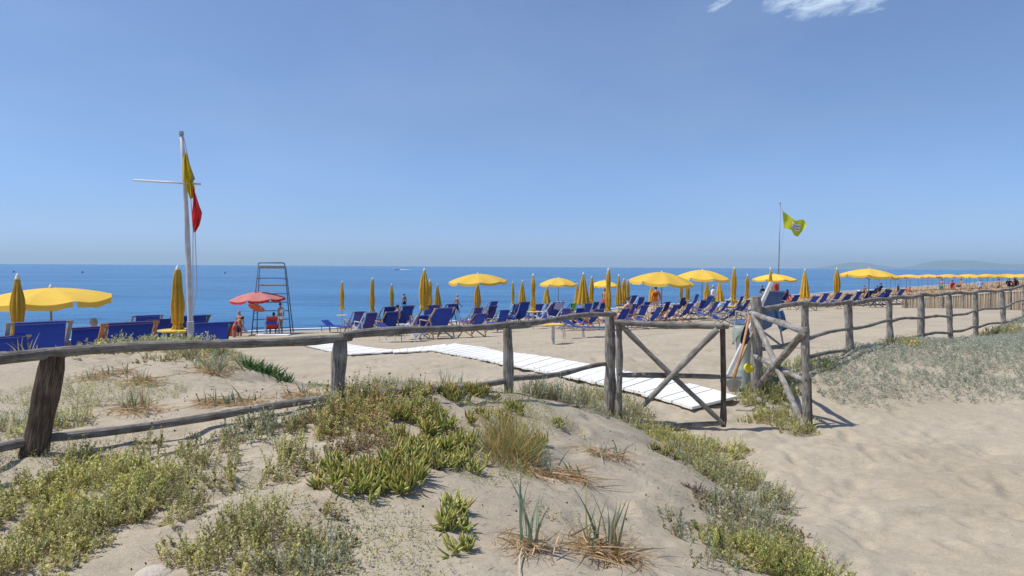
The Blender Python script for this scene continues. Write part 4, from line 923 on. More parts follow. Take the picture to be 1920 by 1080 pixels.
    dg = bpy.context.evaluated_depsgraph_get(); dg.update(); me2 = bpy.data.meshes.new_from_object(o.evaluated_get(dg)); bpy.data.objects.remove(o); bpy.data.meshes.remove(me)
    for p in me2.polygons: p.use_smooth = True
    J2 = {k: Vector(verts[i]) for k, i in idx.items()}
    BODY[pose] = (me2, J2); return BODY[pose]
def patch(me, test, off):
    b = MB(); vs = [v.co + v.normal * off for v in me.vertices]; use = {}
    fs = []
    for p in me.polygons:
        if test(p.center): fs.append(tuple(p.vertices))
    for f in fs:
        for i in f:
            if i not in use: use[i] = len(use)
    b.v = [tuple(vs[i]) for i in use]; b.f = [tuple(use[i] for i in f) for f in fs]; return b
def person(px, py, pose, Yd, faceto, label, skin='skin', hair='hair_dark', clothes=(), sc=1.0, sink=0, z=None):
    """py: pixel of the head top; Yd: distance"""
    Yd *= K if px > 400 else 1
    me, J = body_mesh(pose); top = at(px, py, Yd); base = tz(top.x, top.y) if z is None else z
    hh = {'sit': 1.25, 'bend': 1.6}.get(pose, 1.79)
    if z == 'head': base = top.z - hh * sc
    t = thing('person', label, 'person', (top.x, top.y, base), faceto, 'people on the beach'); t.scale = (sc,) * 3
    m2 = me.copy(); m2.materials.clear(); kid(t, link('body', m2, M[skin], t))
    hd = J['hd1']; 
    if hair: patch(me, lambda c: c.z > hd.z - .07 and (c.y < hd.y + .03 or c.z > hd.z + .045) and (c - hd).length < .16, .014).build('hair', M[hair], t, smooth=True)
    pz, cz = J['pel'].z, J['che'].z
    for kind, mt in clothes:
        if kind == 'shorts': f = (lambda c: (abs(c.x) < .24 and pz - .30 < c.z < pz + .06 and c.y < pz and not (pose != 'sit' and abs(c.x) > .205))) if pose != 'sit' else (lambda c: abs(c.x) < .22 and .30 < c.z < .50 and c.y < .28)
        elif kind == 'briefs': f = lambda c: abs(c.x) < .2 and pz - .12 < c.z < pz + .05 and c.y < .2
        elif kind == 'top': f = lambda c: abs(c.x) < .2 and abs(c.z - cz) < .055 and (c - J['che']).length < .22
        elif kind == 'shirt': f = lambda c: abs(c.x) < .27 and pz < c.z < J['nec'].z - .02
        elif kind == 'hat': f = lambda c: c.z > hd.z + .02 and (c - hd).length < .2
        patch(me, f, .012 if kind != 'hat' else .03).build({'briefs': 'swim_briefs', 'top': 'bikini_top'}.get(kind, kind), M[mt], t, smooth=True)
    return t
SEA = math.atan2(.72, .69)
person(173, 589, 'sit', 12.6, SEA, 'person with grey blond hair seen from behind above a deck chair', 'skin_pale', 'hair_grey', (('top', 'cloth_white'), ('briefs', 'cloth_white')), sc=.95, z='head')
person(449, 579, 'stand', 21.5, 2.6, 'bald bare chested man in dark blue shorts beside the red umbrella', 'skin', None, (('shorts', 'cloth_dark'),), z='head', sc=.9)
person(438, 590, 'bend', 21.0, -1.4, 'dark haired person in red bending forward next to the bald man', 'skin', 'hair_dark', (('top', 'cloth_red'), ('briefs', 'cloth_red')), z='head', sc=.86)
person(526, 565, 'stand', 22.0, SEA + .5, 'tanned standing woman with dark hair at the right of the lifeguard chair', 'skin', 'hair_dark', (('briefs', 'cloth_white'), ('top', 'cloth_white')), z='head', sc=.82)
person(513, 583, 'sit', 21.9, SEA - .4, 'seated person with dark cap in the red deck chair by the tower', 'skin', 'hair_dark', (('hat', 'cloth_dark'),), z='head', sc=.9)
person(758, 549, 'stand', 44, 1.0, 'bather standing waist deep in the sea left of the fat umbrella', 'skin', 'hair_dark', (('shorts', 'cloth_dark'),), z='head')
person(857, 550, 'stride', 36, -1.2, 'white haired bather walking in the shallows by the deck chairs', 'skin', 'hair_grey', (('shorts', 'cloth_dark'),), z='head')
person(743, 568, 'sit', 22.5, SEA, 'dark haired person sitting behind a blue chair with only the head showing', 'skin', 'hair_dark', (('shorts', 'cloth_dark'),), z='head')
person(1173, 552, 'sit', 18.2, SEA, 'bare backed woman with brown hair sitting near the gate post', 'skin_pale', 'hair_brown', (('briefs', 'cloth_white'),), z='head')
person(1230, 535, 'stand', 27, SEA - .5, 'person with orange top standing under the overlapping open umbrella', 'skin_pale', 'hair_dark', (('top', 'cloth_orange'), ('hat', 'cloth_orange'), ('shirt', 'cloth_orange')), z='head')
person(1134, 538, 'stand', 31, 2.2, 'tanned person standing beneath the small open umbrella', 'skin', 'hair_brown', (('shorts', 'cloth_red'),), z='head')
person(1338, 532, 'stand', 27.5, SEA, 'person in white shirt and teal shorts between two closed umbrellas', 'skin', 'hair_grey', (('shirt', 'cloth_white'), ('shorts', 'cloth_teal')), z='head')
person(1369, 540, 'sit', 22.6, SEA + .6, 'person in light blue shirt and dark cap left of the tall wrapped umbrella', 'skin', 'hair_dark', (('shirt', 'cloth_blue'), ('hat', 'cloth_dark')), z='head')
person(1430, 534, 'arms', 44, 0.5, 'bather standing in the water left of the leaning beam top', 'skin', 'hair_dark', (('shirt', 'cloth_dark'),), z='head')
person(1455, 523, 'stand', 33.5, SEA, 'person in red hat and red shirt beneath the flat open umbrella', 'skin', 'hair_dark', (('shirt', 'cloth_red'), ('hat', 'cloth_red')), z='head')
person(1478, 541, 'sit', 33, -1, 'seated person in red between the flat umbrella and the bright cone', 'skin', 'hair_dark', (('shirt', 'cloth_red'), ('hat', 'cloth_dark')), z='head')
person(1565, 533, 'stand', 33, 1.2, 'pale person standing just left of the bulging wrapped umbrella', 'skin_pale', 'hair_brown', (('briefs', 'cloth_red'),), z='head')
person(1650, 529, 'sit', 47, .6, 'far dark clothed person sitting right of the far umbrella pole', 'skin', 'hair_dark', (('shirt', 'cloth_dark'),), z='head')
person(1643, 533, 'sit', 47, 1.6, 'far dark clothed sitter just left of another at the water line', 'skin', 'hair_dark', (('shirt', 'cloth_dark'),), z='head')
for i, (px, py, cl_) in enumerate([(1620, 534, 'dark'), (1684, 531, 'dark'), (1699, 535, 'white'), (1708, 537, 'red'), (1766, 522, 'teal'), (1786, 524, 'red'), (1800, 521, 'dark'), (1838, 522, 'blue'), (1873, 521, 'dark'), (1893, 520, 'dark'), (1903, 521, 'red'), (1905, 519, 'dark')]):
    person(px, py, 'stand' if i % 3 else 'sit', 56 - (px - 1620) * .03, i * 1.3, ['tiny far bather in %s clothing at horizontal place %s' % (cl_, '')][0].replace(' at horizontal place ', ' ') + ['left of the green towel', 'above the green towel chair', 'right of the green towel', 'above the left end of the reed fence', 'by the yellow far umbrella poles', 'right of the far umbrella poles', 'under the far row middle', 'above the third fence rail span from the right', 'under the far row near the right edge', 'second from the right edge pair', 'third bather from the right edge', 'at the extreme right edge'][i], 'skin', 'hair_dark', ((('shirt' if i % 2 else 'shorts'), 'cloth_' + cl_),), z='head')

# ------------------------------------------------------------------ things at the right gate post: bin, shovel, poles
bp_ = at(1398, 700, 8.3); bz = tz(bp_.x, bp_.y); t = thing('litter_bin', 'pale green plastic litter bin standing behind the gate post', 'bin', (bp_.x, bp_.y, bz), .2)
M['bin'] = mat('pale_green_plastic', (.46, .52, .47), .5, .1, 5, trans=.15)
hb = at(1398, 612, 8.3).z - bz
MB().lathe([(.001, .02), (.09, .02), (.095, .05), (.13, hb - .04), (.145, hb - .04), (.15, hb), (.13, hb), (.11, .3), (.08, .06), (.001, .05)], 20).build('body', M['bin'], t, smooth=True)
b = MB(); P = []
for i in range(4):
    for k in range(28): a = 2 * PI * k / 28; r = .14 + .02 * math.sin(i * 1.0) + .012 * math.sin(5 * a + i); P.append((r * math.cos(a), r * math.sin(a), hb + .02 - i * (.06 + .02 * math.sin(3 * a))))
b.grid(P, 4, 28, wrap=True); b.build('bin_liner', mat('pale_bag', (.30, .35, .30), .4), t, smooth=True)
yb = at(1404, 690, 7.9); o = MB(); P = []
for i in range(9):
    a = -PI / 2 + PI * i / 8
    for k in range(14): th = 2 * PI * k / 14; r = 1 + .18 * math.sin(3 * th + i); P.append((.055 * r * math.cos(th) * math.cos(a), .055 * math.sin(th) * math.cos(a) * r, .05 * math.sin(a) * r))
o.grid(P, 9, 14, wrap=True); o = o.build('plastic_bag', mat('yellow_bag', (.75, .62, .02), .4, .1), smooth=True); o.location = yb; tag(o, 'small crumpled yellow bag hanging beside the gate post', 'bag')
# leaning beam
a, b2 = at(1371, 690, 7.7), at(1446, 530, 8.5); bm_ = MB(); c = (a + b2) / 2; bm_.bar(a - c - (b2 - a).normalized() * .12, b2 - c, .038, .045, (0, 1, 0)); o = bm_.build('wooden_beam', mat('pale_grey_beam', (.50, .50, .47), .7, .15, 9)); o.location = c; tag(o, 'long pale beam leaning diagonally behind the right gate post', 'beam')
# shovel
sh0 = at(1405, 592, 7.8); sh1 = at(1376, 712, 7.35); t = thing('shovel', 'shovel with orange brown wooden handle leaning on the gate post', 'shovel', sh1)
MB().tube([(0, 0, 0), (sh0 - sh1) * .5 + Vector((.012, 0, 0)), sh0 - sh1], .015, 8).build('handle', M['wood_orange'], t, smooth=True)
b = MB(); P = []
for i in range(7):
    f = i / 6; wv = .085 * (1 - .55 * max(0, f - .45) / .55) if f > 0 else .05
    for k in range(7): u = k / 3 - 1; P.append((u * wv, -.03 + .02 * u * u + .04 * f, .01 - .15 * f))
b.grid(P, 7, 7); b.build('blade', M['grey_metal'], t, smooth=True)
t = thing('rake', 'second wooden tool handle crossing the shovel at the gate post', 'rake', at(1374, 708, 7.45)); r0 = at(1374, 708, 7.45); r1 = at(1411, 622, 7.85)
MB().tube([(0, 0, 0), r1 - r0], .015, 8).build('handle', M['wood_light'], t, smooth=True)
b = MB(); b.box((-.03, 0, 0), (.26, .02, .025))
for k in range(7): b.box((-.14 + k * .037, 0, -.025), (.006, .008, .05))
b.build('head', M['grey_metal'], t)
jk = draped('jacket', 'dark blue cloth hanging on the tool handles at the gate post', mat('dark_blue_cloth', (.05, .06, .11), .85, .1), [(612, 1396, 1403), (625, 1391, 1406), (637, 1388, 1404), (646, 1389, 1398)], 7.75, .02, 3, 4, 'cloth')
ck = draped('cloth_sheet', 'grey blue cloth hanging down behind the top fence rail', M['sling_greyblue'], [(582, 1450, 1468), (592, 1453, 1472), (608, 1456, 1475), (617, 1460, 1478), (620, 1462, 1470)], 8.55, .02, 3, 5, 'cloth')

# ------------------------------------------------------------------ reed fence
rr0 = Vector((16.2, 31.5, 0)); rr1 = Vector((23.5, 26.5, 0))
t = thing('reed_fence', 'low tan reed screen with pale top rope on the right beach', 'fence', (20, 28.5, -.15)); ro = Vector((20, 28.5, -.15))
pa = at(1692, 556, 29.5); pb = at(1760, 553, 28.5); pc_ = at(1850, 546, 27); pd = at(1935, 541, 25.8); pe = at(2080, 535, 24); RP = [pa, pb, pc_, pd, pe]
M['reed'] = mat('dry_reed', (.36, .27, .18), .85, .3, 30, attr=None, stretch=(1, 1, .05))
b = MB(); rnd = random.Random(5); nS = 0
for a, c in zip(RP, RP[1:]):
    L = (c - a).length; n = int(L / .035)
    for i in range(n):
        f = i / n; p = a.lerp(c, f); g = tz(p.x, p.y); zt = p.z + rnd.uniform(-.05, .05); q = Vector((p.x, p.y + rnd.uniform(-.015, .015), g - .1)); b.bar(q - ro, Vector((q.x + rnd.uniform(-.03, .03), q.y, zt)) - ro, .02)
tag(b.build('reed_screen', M['reed'], t), kind='stuff')
b = MB()
for a, c in zip(RP, RP[1:]): b.bar(a - ro + Vector((0, -.05, -.06)), c - ro + Vector((0, -.05, -.06)), .03)
b.build('top_rope', mat('pale_rope', (.6, .57, .5), .8), t)
for a, c in zip(RP, RP[1:]):
    for f in (0.05, .5):
        p = a.lerp(c, f); g = tz(p.x, p.y); MB().tube([Vector((p.x, p.y - .08, g - .1)) - ro, Vector((p.x, p.y - .08, p.z + .05)) - ro], .035, 7).build('post', M['log'], t)

# ------------------------------------------------------------------ boat and buoys
bl = at(744, 505.6, 560); bl.z = WZ; t = thing('motorboat', 'tiny white motorboat speeding along the horizon with a wake', 'boat', bl, R(90))
b = MB(); P = []
for i in range(9):
    f = i / 8; wv = 1.0 * (1 - f ** 3) + .02
    for k, (u, z_) in enumerate(((-1, .9), (-.8, .1), (0, -.2), (.8, .1), (1, .9))): P.append((u * wv, -2.6 + 5.4 * f, z_ + .4 * f * f))
b.grid(P, 9, 5); b.build('hull', M['white'], t); b = MB(); b.box((0, -.4, 1.1), (1.2, 1.5, .7)); b.build('cabin', M['white'], t)
b = MB(); P = []
for i in range(14):
    f = i / 13
    for u in (-1, 0, 1): P.append((bl.x + 3 + f * 11, bl.y + u * (.5 + 1.2 * f), WZ + .12 + (.35 * (1 - f) if u == 0 else .0)))
b.grid(P, 14, 3); tag(b.build('wake', mat('wake_foam', (.7, .72, .72), .8)), 'white wake trailing right of the tiny motorboat', 'wake', kind='stuff')
for px, py, lb in ((422, 512, 'dark buoy on the sea above the red umbrella'), (26, 512, 'dark buoy on the sea above the far left umbrella'), (155, 514, 'dark buoy on the sea above the big left umbrella')):
    p = at(px, py, 260); p.z = WZ; b = MB(); b.lathe([(.001, -.2), (.3, -.1), (.32, .15), (.2, .4), (.06, .7), (.001, .72)], 12); o = b.build('buoy', mat('buoy_dark', (.06, .05, .05), .5), smooth=True); o.location = p; tag(o, lb, 'buoy', 'buoys at sea')

# ------------------------------------------------------------------ vegetation
def unit(v): return v / np.maximum(1e-9, np.linalg.norm(v, axis=-1, keepdims=True))
class Veg:
    def __init__(s): s.V, s.F4, s.F3, s.C, s.n = [], [], [], [], 0
    def _add(s, v, c, f4=None, f3=None):
        s.V.append(v.reshape(-1, 3)); s.C.append(c.reshape(-1, 3))
        if f4 is not None: s.F4.append(f4 + s.n)
        if f3 is not None: s.F3.append(f3 + s.n)
        s.n += v.reshape(-1, 3).shape[0]
    def strips(s, base, d, L, wd, bend, c0, c1, seg=3, tip=.05, belly=.35, side=None):
        N = len(base); t = np.linspace(0, 1, seg + 1); d = unit(d)
        p = base[:, None] + d[:, None] * (L[:, None] * t)[..., None] + bend[:, None] * (L[:, None] * t ** 2)[..., None]
        if side is None: side = unit(np.cross(d, RNG.normal(size=(N, 3))))
        prof = np.where(t < belly, .55 + .45 * t / belly, 1 - (1 - tip) * ((t - belly) / (1 - belly)) ** 1.5)
        o = side[:, None] * (wd[:, None] * prof / 2)[..., None]
        v = np.stack([p - o, p + o], 2)            # N,seg+1,2,3
        c = c0[:, None, None] + (c1 - c0)[:, None, None] * t[None, :, None, None]; c = np.broadcast_to(c, v.shape)
        k = (np.arange(N) * (seg + 1) * 2)[:, None] + (np.arange(seg) * 2)[None]
        s._add(v, c, f4=np.stack([k, k + 1, k + 3, k + 2], -1).reshape(-1, 4))
    def leaves(s, base, d, L, wd, c):
        """small diamond leaves, one quad each"""
        N = len(base); d = unit(d); sd = unit(np.cross(d, RNG.normal(size=(N, 3)))); nn = np.cross(d, sd)
        v = np.stack([base, base + d * (L * .5)[:, None] + sd * (wd * .5)[:, None] + nn * (L * .08)[:, None], base + d * L[:, None], base + d * (L * .5)[:, None] - sd * (wd * .5)[:, None] + nn * (L * .08)[:, None]], 1)
        cc = np.broadcast_to(c[:, None], v.shape); k = (np.arange(N) * 4)[:, None] + np.arange(4)[None]; s._add(v, cc, f4=k)
    def fingers(s, base, d, L, r, bend, c0, c1, seg=4):
        N = len(base); t = np.linspace(0, 1, seg + 1); d = unit(d); a = unit(np.cross(d, np.array([0.01, 0.02, 1.]))); bb = np.cross(d, a)
        p = base[:, None] + d[:, None] * (L[:, None] * t)[..., None] + bend[:, None] * (L[:, None] * t ** 2)[..., None]
        prof = np.array([.75, 1, 1, .8, .12])[:seg + 1]; ph = RNG.uniform(0, 6.3, N)
        ring = []
        for k in range(3):
            an = ph + 2 * PI * k / 3; ring.append(p + (a[:, None] * np.cos(an)[:, None, None] + bb[:, None] * np.sin(an)[:, None, None]) * (r[:, None] * prof)[..., None])
        v = np.stack(ring, 2); c = c0[:, None, None] + (c1 - c0)[:, None, None] * (t ** 2)[None, :, None, None]; c = np.broadcast_to(c, v.shape); q = []
        for i in range(seg):
            for k in range(3):
                b0 = np.arange(N) * (seg + 1) * 3; q.append(np.stack([b0 + i*3 + k, b0 + i*3 + (k+1) % 3, b0 + (i+1)*3 + (k+1) % 3, b0 + (i+1)*3 + k], -1))
        s._add(v, c, f4=np.concatenate(q))
    def balls(s, c, r, col):
        N = len(c); o = np.array([(1,0,0),(-1,0,0),(0,1,0),(0,-1,0),(0,0,1),(0,0,-1)], float); v = c[:, None] + o[None] * r[:, None, None]
        f = np.array([(0,2,4),(2,1,4),(1,3,4),(3,0,4),(2,0,5),(1,2,5),(3,1,5),(0,3,5)]); s._add(v, np.broadcast_to(col[:, None], v.shape), f3=(f[None] + (np.arange(N) * 6)[:, None, None]).reshape(-1, 3))
    def obj(s, name, m, origin=None, smooth=False, parent=None):
        if not s.V: return None
        V = np.concatenate(s.V); C = np.clip(np.concatenate(s.C), 0, 1); F4 = np.concatenate(s.F4) if s.F4 else np.zeros((0, 4), int); F3 = np.concatenate(s.F3) if s.F3 else np.zeros((0, 3), int)
        if origin is None: origin = V[V[:, 2].argmin()] * 0 + np.array([V[:, 0].mean(), V[:, 1].mean(), V[:, 2].min()])
        V = V - origin; me = bpy.data.meshes.new(name); me.vertices.add(len(V)); me.vertices.foreach_set('co', V.ravel().astype(np.float32))
        idx = np.concatenate([F4.ravel(), F3.ravel()]).astype(np.int32); me.loops.add(len(idx)); me.loops.foreach_set('vertex_index', idx)
        tot = np.concatenate([np.full(len(F4), 4), np.full(len(F3), 3)]).astype(np.int32); st = np.concatenate([[0], np.cumsum(tot)[:-1]]).astype(np.int32)
        me.polygons.add(len(tot)); me.polygons.foreach_set('loop_start', st); me.polygons.foreach_set('loop_total', tot); me.update(calc_edges=True)
        if smooth: me.polygons.foreach_set('use_smooth', np.ones(len(tot), bool))
        ca = me.color_attributes.new('col', 'FLOAT_COLOR', 'POINT'); ca.data.foreach_set('color', np.concatenate([C, np.ones((len(C), 1))], 1).ravel().astype(np.float32))
        o = link(name, me, M[m], parent); o.location = origin if parent is None else (0, 0, 0)
        if parent is not None: kid(parent, o); o.location = Vector(origin) - parent.location
        return o
def U(a, b, n): return RNG.uniform(a, b, n)
def pts_in(blobs, dens, ymin=1.2, power=.5):
    """blobs: (px, py, halfwidth_px[, depth factor]) -> random ground points and height falloff"""
    P, F, K = [], [], []
    for i, bl in enumerate(blobs):
        px, py, hw = bl[:3]; df = bl[3] if len(bl) > 3 else .75; g = ground(px, py, ymin); rx = hw * g.y / FPX; ry = rx * df
        n = max(3, int(dens * PI * rx * ry)); a = U(0, 2 * PI, n); r = U(0, 1, n) ** power * (1 + .25 * np.sin(3 * a + px) + .15 * np.sin(7 * a + py)); x = g.x + rx * r * np.cos(a); y = g.y + ry * r * np.sin(a)
        P.append(np.stack([x, y, terrain(x, y)], 1)); F.append(np.clip(1 - .55 * r ** 2, .3, 1)); K.append(np.stack([r * np.cos(a), r * np.sin(a)], 1))
    return np.concatenate(P), np.concatenate(F), np.concatenate(K)
def mixc(cols, n, jit=.15):
    c = np.array(cols); i = RNG.integers(0, len(c), n); j = RNG.integers(0, len(c), n); f = U(0, 1, n)[:, None]; return (c[i] * f + c[j] * (1 - f)) * (1 + RNG.normal(size=(n, 1)) * jit)
YG = [(.52, .50, .12), (.40, .41, .10), (.62, .57, .20), (.30, .33, .09), (.56, .49, .18)]
OL = [(.34, .34, .12), (.42, .38, .16), (.26, .28, .11), (.48, .42, .22)]
GG = [(.34, .40, .28), (.25, .32, .21), (.46, .50, .38), (.38, .40, .27)]
RD = [(.50, .33, .13), (.46, .40, .14), (.52, .25, .12), (.40, .42, .12), (.52, .48, .18)]
def herb(v, blobs, h, dens=900, pal=YG, leaf=.012, nl=24, spread=.35, dry=.12, ymin=1.2, seeds=0):
    P, F, K = pts_in([(b[0], b[1], b[2] * 1.3) + tuple(b[3:]) for b in blobs], dens * 2.1, ymin); N = len(P); H = h * 1.15 * F * U(.45, 1.15, N)
    # tufts: clump the stems a little
    cm = vnoise(P[:, 0] * 9, P[:, 1] * 9, 91) + .6 * vnoise(P[:, 0] * 23, P[:, 1] * 23, 92); kk = cm > (-.17 if ymin < 3 else -.25); P, F, K, H, cm = P[kk], F[kk], K[kk], H[kk] * (.75 + .9 * np.clip(cm[kk], 0, .6)), cm[kk]; N = len(P)
    d = np.concatenate([K * spread + RNG.normal(size=(N, 2)) * .16, np.ones((N, 1))], 1); d[:, 0] += .10
    d = unit(d); P[:, 2] -= .01; bend = np.concatenate([RNG.normal(size=(N, 2)) * .12, np.zeros((N, 1))], 1)
    sc = mixc([(.16, .11, .06), (.22, .17, .09)], N); v.strips(P, d, H, np.full(N, .0022), bend, sc, sc, seg=2, tip=.6)
    j = RNG.choice(N, int(N * .55)); m = len(j); dd = RNG.normal(size=(m, 3)); dd[:, 2] = U(-.05, .7, m); cc = mixc([(.40, .29, .17), (.26, .17, .10), (.52, .42, .28), (.20, .15, .12)], m)
    v.strips(P[j] + np.concatenate([RNG.normal(size=(m, 2)) * .02, U(.008, .02, (m))[:, None]], 1), dd, U(.03, .11, m), U(.0015, .0035, m), RNG.normal(size=(m, 3)) * [.4, .4, .1], cc * 1.15, cc * 1.15, seg=3, tip=.5)
    base_c = mixc(pal, N, .2) * 1.36; base_c = base_c * .88 + base_c.mean(1, keepdims=True) * .12
    for k in range(nl):
        t = (.18 + .82 * (k + U(0, 1, N)) / nl); q = P + d * (H * t)[:, None] + bend * (H * t * t)[:, None]
        ld = RNG.normal(size=(N, 3)); ld[:, 2] = np.abs(ld[:, 2]) * .6 + .55
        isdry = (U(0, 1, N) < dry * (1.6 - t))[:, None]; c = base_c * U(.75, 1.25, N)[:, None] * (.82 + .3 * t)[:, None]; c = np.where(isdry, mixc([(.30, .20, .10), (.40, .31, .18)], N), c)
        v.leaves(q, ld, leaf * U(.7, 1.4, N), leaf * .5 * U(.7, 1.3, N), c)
    if seeds:
        k = RNG.choice(N, max(1, int(N * seeds))); q = P[k] + d[k] * (H[k] * 1.25)[:, None]; v.strips(P[k], d[k], H[k] * 1.25, np.full(len(k), .0016), bend[k] * 0, sc[k], sc[k], seg=1, tip=.8); v.balls(q, U(.004, .0075, len(k)), mixc([(.16, .10, .06), (.22, .16, .10), (.45, .42, .32)], len(k)))
GREEN_S = [(.22, .34, .06), (.33, .41, .08), (.45, .44, .10), (.16, .26, .06), (.44, .35, .11)]
def iceplant(v, blobs, dens=330, L=.075, r=.0058, tips=((.66, .60, .18), (.62, .38, .15), (.55, .56, .14)), pal=GREEN_S, ymin=1.2, nf=12):
    P, F, K = pts_in([(b[0], b[1], b[2] * 1.15) + tuple(b[3:]) for b in blobs], dens, ymin, .55); N = len(P)
    for k in range(nf):
        d = RNG.normal(size=(N, 3)) * .62; d[:, 2] = U(.25, 1.3, N); d[:, :2] += K * .35; base = P + np.concatenate([RNG.normal(size=(N, 2)) * .010, U(.0, .03, (N, 1)) if False else RNG.uniform(0, .03, (N, 1))], 1)
        c0 = mixc(pal, N, .18); c1 = mixc(tips, N, .15) * .8 + c0 * .2; bend = np.concatenate([np.zeros((N, 2)), U(.05, .4, N)[:, None]], 1)
        v.fingers(base, d, L * U(.6, 1.25, N) * F ** .5, r * U(.75, 1.2, N), bend, c0, c1)
    # dry stems
    n = N; d = RNG.normal(size=(n, 3)); d[:, 2] = np.abs(d[:, 2]) * .12; c = mixc([(.38, .27, .16), (.30, .16, .08), (.46, .38, .26)], n); v.strips(P + np.array([0, 0, .008]), d, U(.03, .10, n), U(.003, .006, n), RNG.normal(size=(n, 3)) * [.3, .3, .02], c, c, seg=2)
BG_ = [(.20, .29, .19), (.27, .35, .24), (.15, .23, .13)]
STRAW = [(.60, .46, .28), (.52, .36, .20), (.68, .56, .38), (.56, .35, .16)]
def straps(v, blobs, n, L, wd=.011, pal=BG_, straw=1.0, ymin=1.2, lean=.28, dryleaf=.15):
    for (px, py, hw) in blobs:
        g = ground(px, py, ymin); rx = hw * g.y / FPX; x = g.x + U(-rx, rx, n) * .55; y = g.y + U(-rx, rx, n) * .4; P = np.stack([x, y, terrain(x, y) - .01], 1)
        d = np.stack([U(-1, 1, n) * lean + (x - g.x) / max(rx, .01) * lean * .6, U(-1, 1, n) * lean, np.ones(n)], 1); ln = L * U(.45, 1.15, n)
        bend = np.stack([U(-1, 1, n) * .25, U(-1, 1, n) * .25, -U(0, .25, n)], 1); c0 = mixc(pal, n, .12); isd = (U(0, 1, n) < dryleaf)[:, None]; c0 = np.where(isd, mixc(STRAW, n), c0); c1 = np.where(isd, c0, c0 * 1.1 + .02)
        v.strips(P, d, ln, wd * U(.7, 1.3, n), bend, c0, c1, seg=6, tip=.08, belly=.3)
        m = int(n * 8 * straw)
        if m:
            x = g.x + RNG.normal(size=m) * rx * .55; y = g.y + RNG.normal(size=m) * rx * .35; P = np.stack([x, y, terrain(x, y) + U(.002, .03, m)], 1)
            d = RNG.normal(size=(m, 3)); d[:, 2] = U(-.05, .45, m); c = mixc(STRAW, m, .18); v.strips(P, d, U(.04, .15, m), U(.003, .008, m), RNG.normal(size=(m, 3)) * [.5, .5, .12] - np.array([0, 0, .2]), c, c, seg=4, tip=.2)
def grass(v, blobs, dens, L, pal, wd=.0022, ymin=1.2, lean=.35, seedhead=0):
    P, F, K = pts_in(blobs, dens, ymin); N = len(P); P[:, 2] -= .005; d = np.concatenate([K * lean + RNG.normal(size=(N, 2)) * .25, np.ones((N, 1))], 1); c = mixc(pal, N, .15); ln = L * F * U(.4, 1.2, N)
    bend = np.concatenate([RNG.normal(size=(N, 2)) * .3, -U(.0, .3, N)[:, None]], 1); v.strips(P, d, ln, wd * U(.6, 1.4, N), bend, c, c * 1.15, seg=3, tip=.1)
    if seedhead:
        k = RNG.choice(N, int(N * seedhead)); dd = unit(d[k]); q = P[k] + dd * (ln[k] * 1.1)[:, None]; cc = mixc([(.45, .38, .24), (.34, .30, .17)], len(k)); v.strips(P[k], dd, ln[k] * 1.1, np.full(len(k), .0016), bend[k] * 0, cc, cc, seg=1, tip=.9); v.strips(q, dd, U(.03, .06, len(k)), U(.004, .007, len(k)), bend[k] * .2, cc, cc, seg=2)
def sprigs(v, P, h, pal, nl=10, leaf=.012, wd=.35):
    """P: ground points; small leafy shoots"""
    N = len(P); d = RNG.normal(size=(N, 3)) * .45; d[:, 2] = 1; d = unit(d); H = h * U(.5, 1.2, N); bc = mixc(pal, N, .15)
    for k in range(nl):
        t = (k + U(0, 1, N)) / nl; q = P + d * (H * t)[:, None]; ld = RNG.normal(size=(N, 3)); ld[:, 2] = np.abs(ld[:, 2]) * .5 + .4; v.leaves(q, ld, leaf * U(.6, 1.4, N), leaf * wd * U(.7, 1.3, N), bc * U(.75, 1.3, N)[:, None])

def plant(name, label, cat, fn, m='foliage', group=None):
    v = Veg(); fn(v); o = v.obj(name, m); tag(o, label, cat, group); return o
G_H, G_I, G_S, G_G = 'yellow green dune shrubs', 'ice plants on the dune', 'sea daffodil clumps', 'dune grass tufts'
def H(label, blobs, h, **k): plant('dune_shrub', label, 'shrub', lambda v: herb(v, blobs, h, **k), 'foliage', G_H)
def I(label, blobs, **k): plant('ice_plant', label, 'succulent plant', lambda v: iceplant(v, blobs, **k), 'succulent', G_I)
def D(label, blobs, n, L, **k): plant('sea_daffodil', label, 'plant', lambda v: straps(v, blobs, n, L, **k), 'foliage', G_S)
def T(label, blobs, dens, L, pal, **k): plant('grass_tuft', label, 'grass tuft', lambda v: grass(v, blobs, dens, L, pal, **k), 'foliage', G_G)
H('yellow green bush filling the left edge below the fence post', [(50, 960, 75), (20, 1010, 60), (100, 925, 50)], .13)
H('yellow green bush spreading over the sand left of the bare hollow', [(250, 935, 60), (290, 915, 45), (240, 890, 35)], .11, dens=700)
H('low olive bush between the two big bottom left bushes', [(350, 1040, 45), (330, 960, 45), (390, 985, 45)], .10, pal=OL + YG, dens=600)
H('narrow strip of olive shrub along the lower rail shadow', [(470, 815, 50), (530, 800, 45), (590, 785, 40)], .13, pal=OL + GG, dens=600, seeds=.1)
H('sparse seedy shrub on the sand right of the centre left shrub', [(590, 880, 35), (610, 850, 30)], .12, pal=OL, dens=260, seeds=.4, dry=.4)
H('yellow green bush right of the thick leaning fence post base', [(165, 905, 75), (215, 930, 50), (140, 870, 30)], .12)
H('wide olive bush in the lower left corner', [(60, 1050, 100), (170, 1000, 85), (230, 985, 60)], .12, pal=YG + OL)
H('olive bush between the left corner and the round white stone', [(300, 960, 70), (345, 1000, 45)], .10, pal=OL, dens=650)
H('sparse olive shrub below the lower fence rail on the left', [(330, 885, 65), (290, 850, 35)], .13, pal=OL + YG, dens=500, seeds=.15)
H('upright olive shrub left of the bare shaded hollow', [(420, 885, 60), (395, 850, 45)], .15, pal=OL, dens=650, seeds=.1)
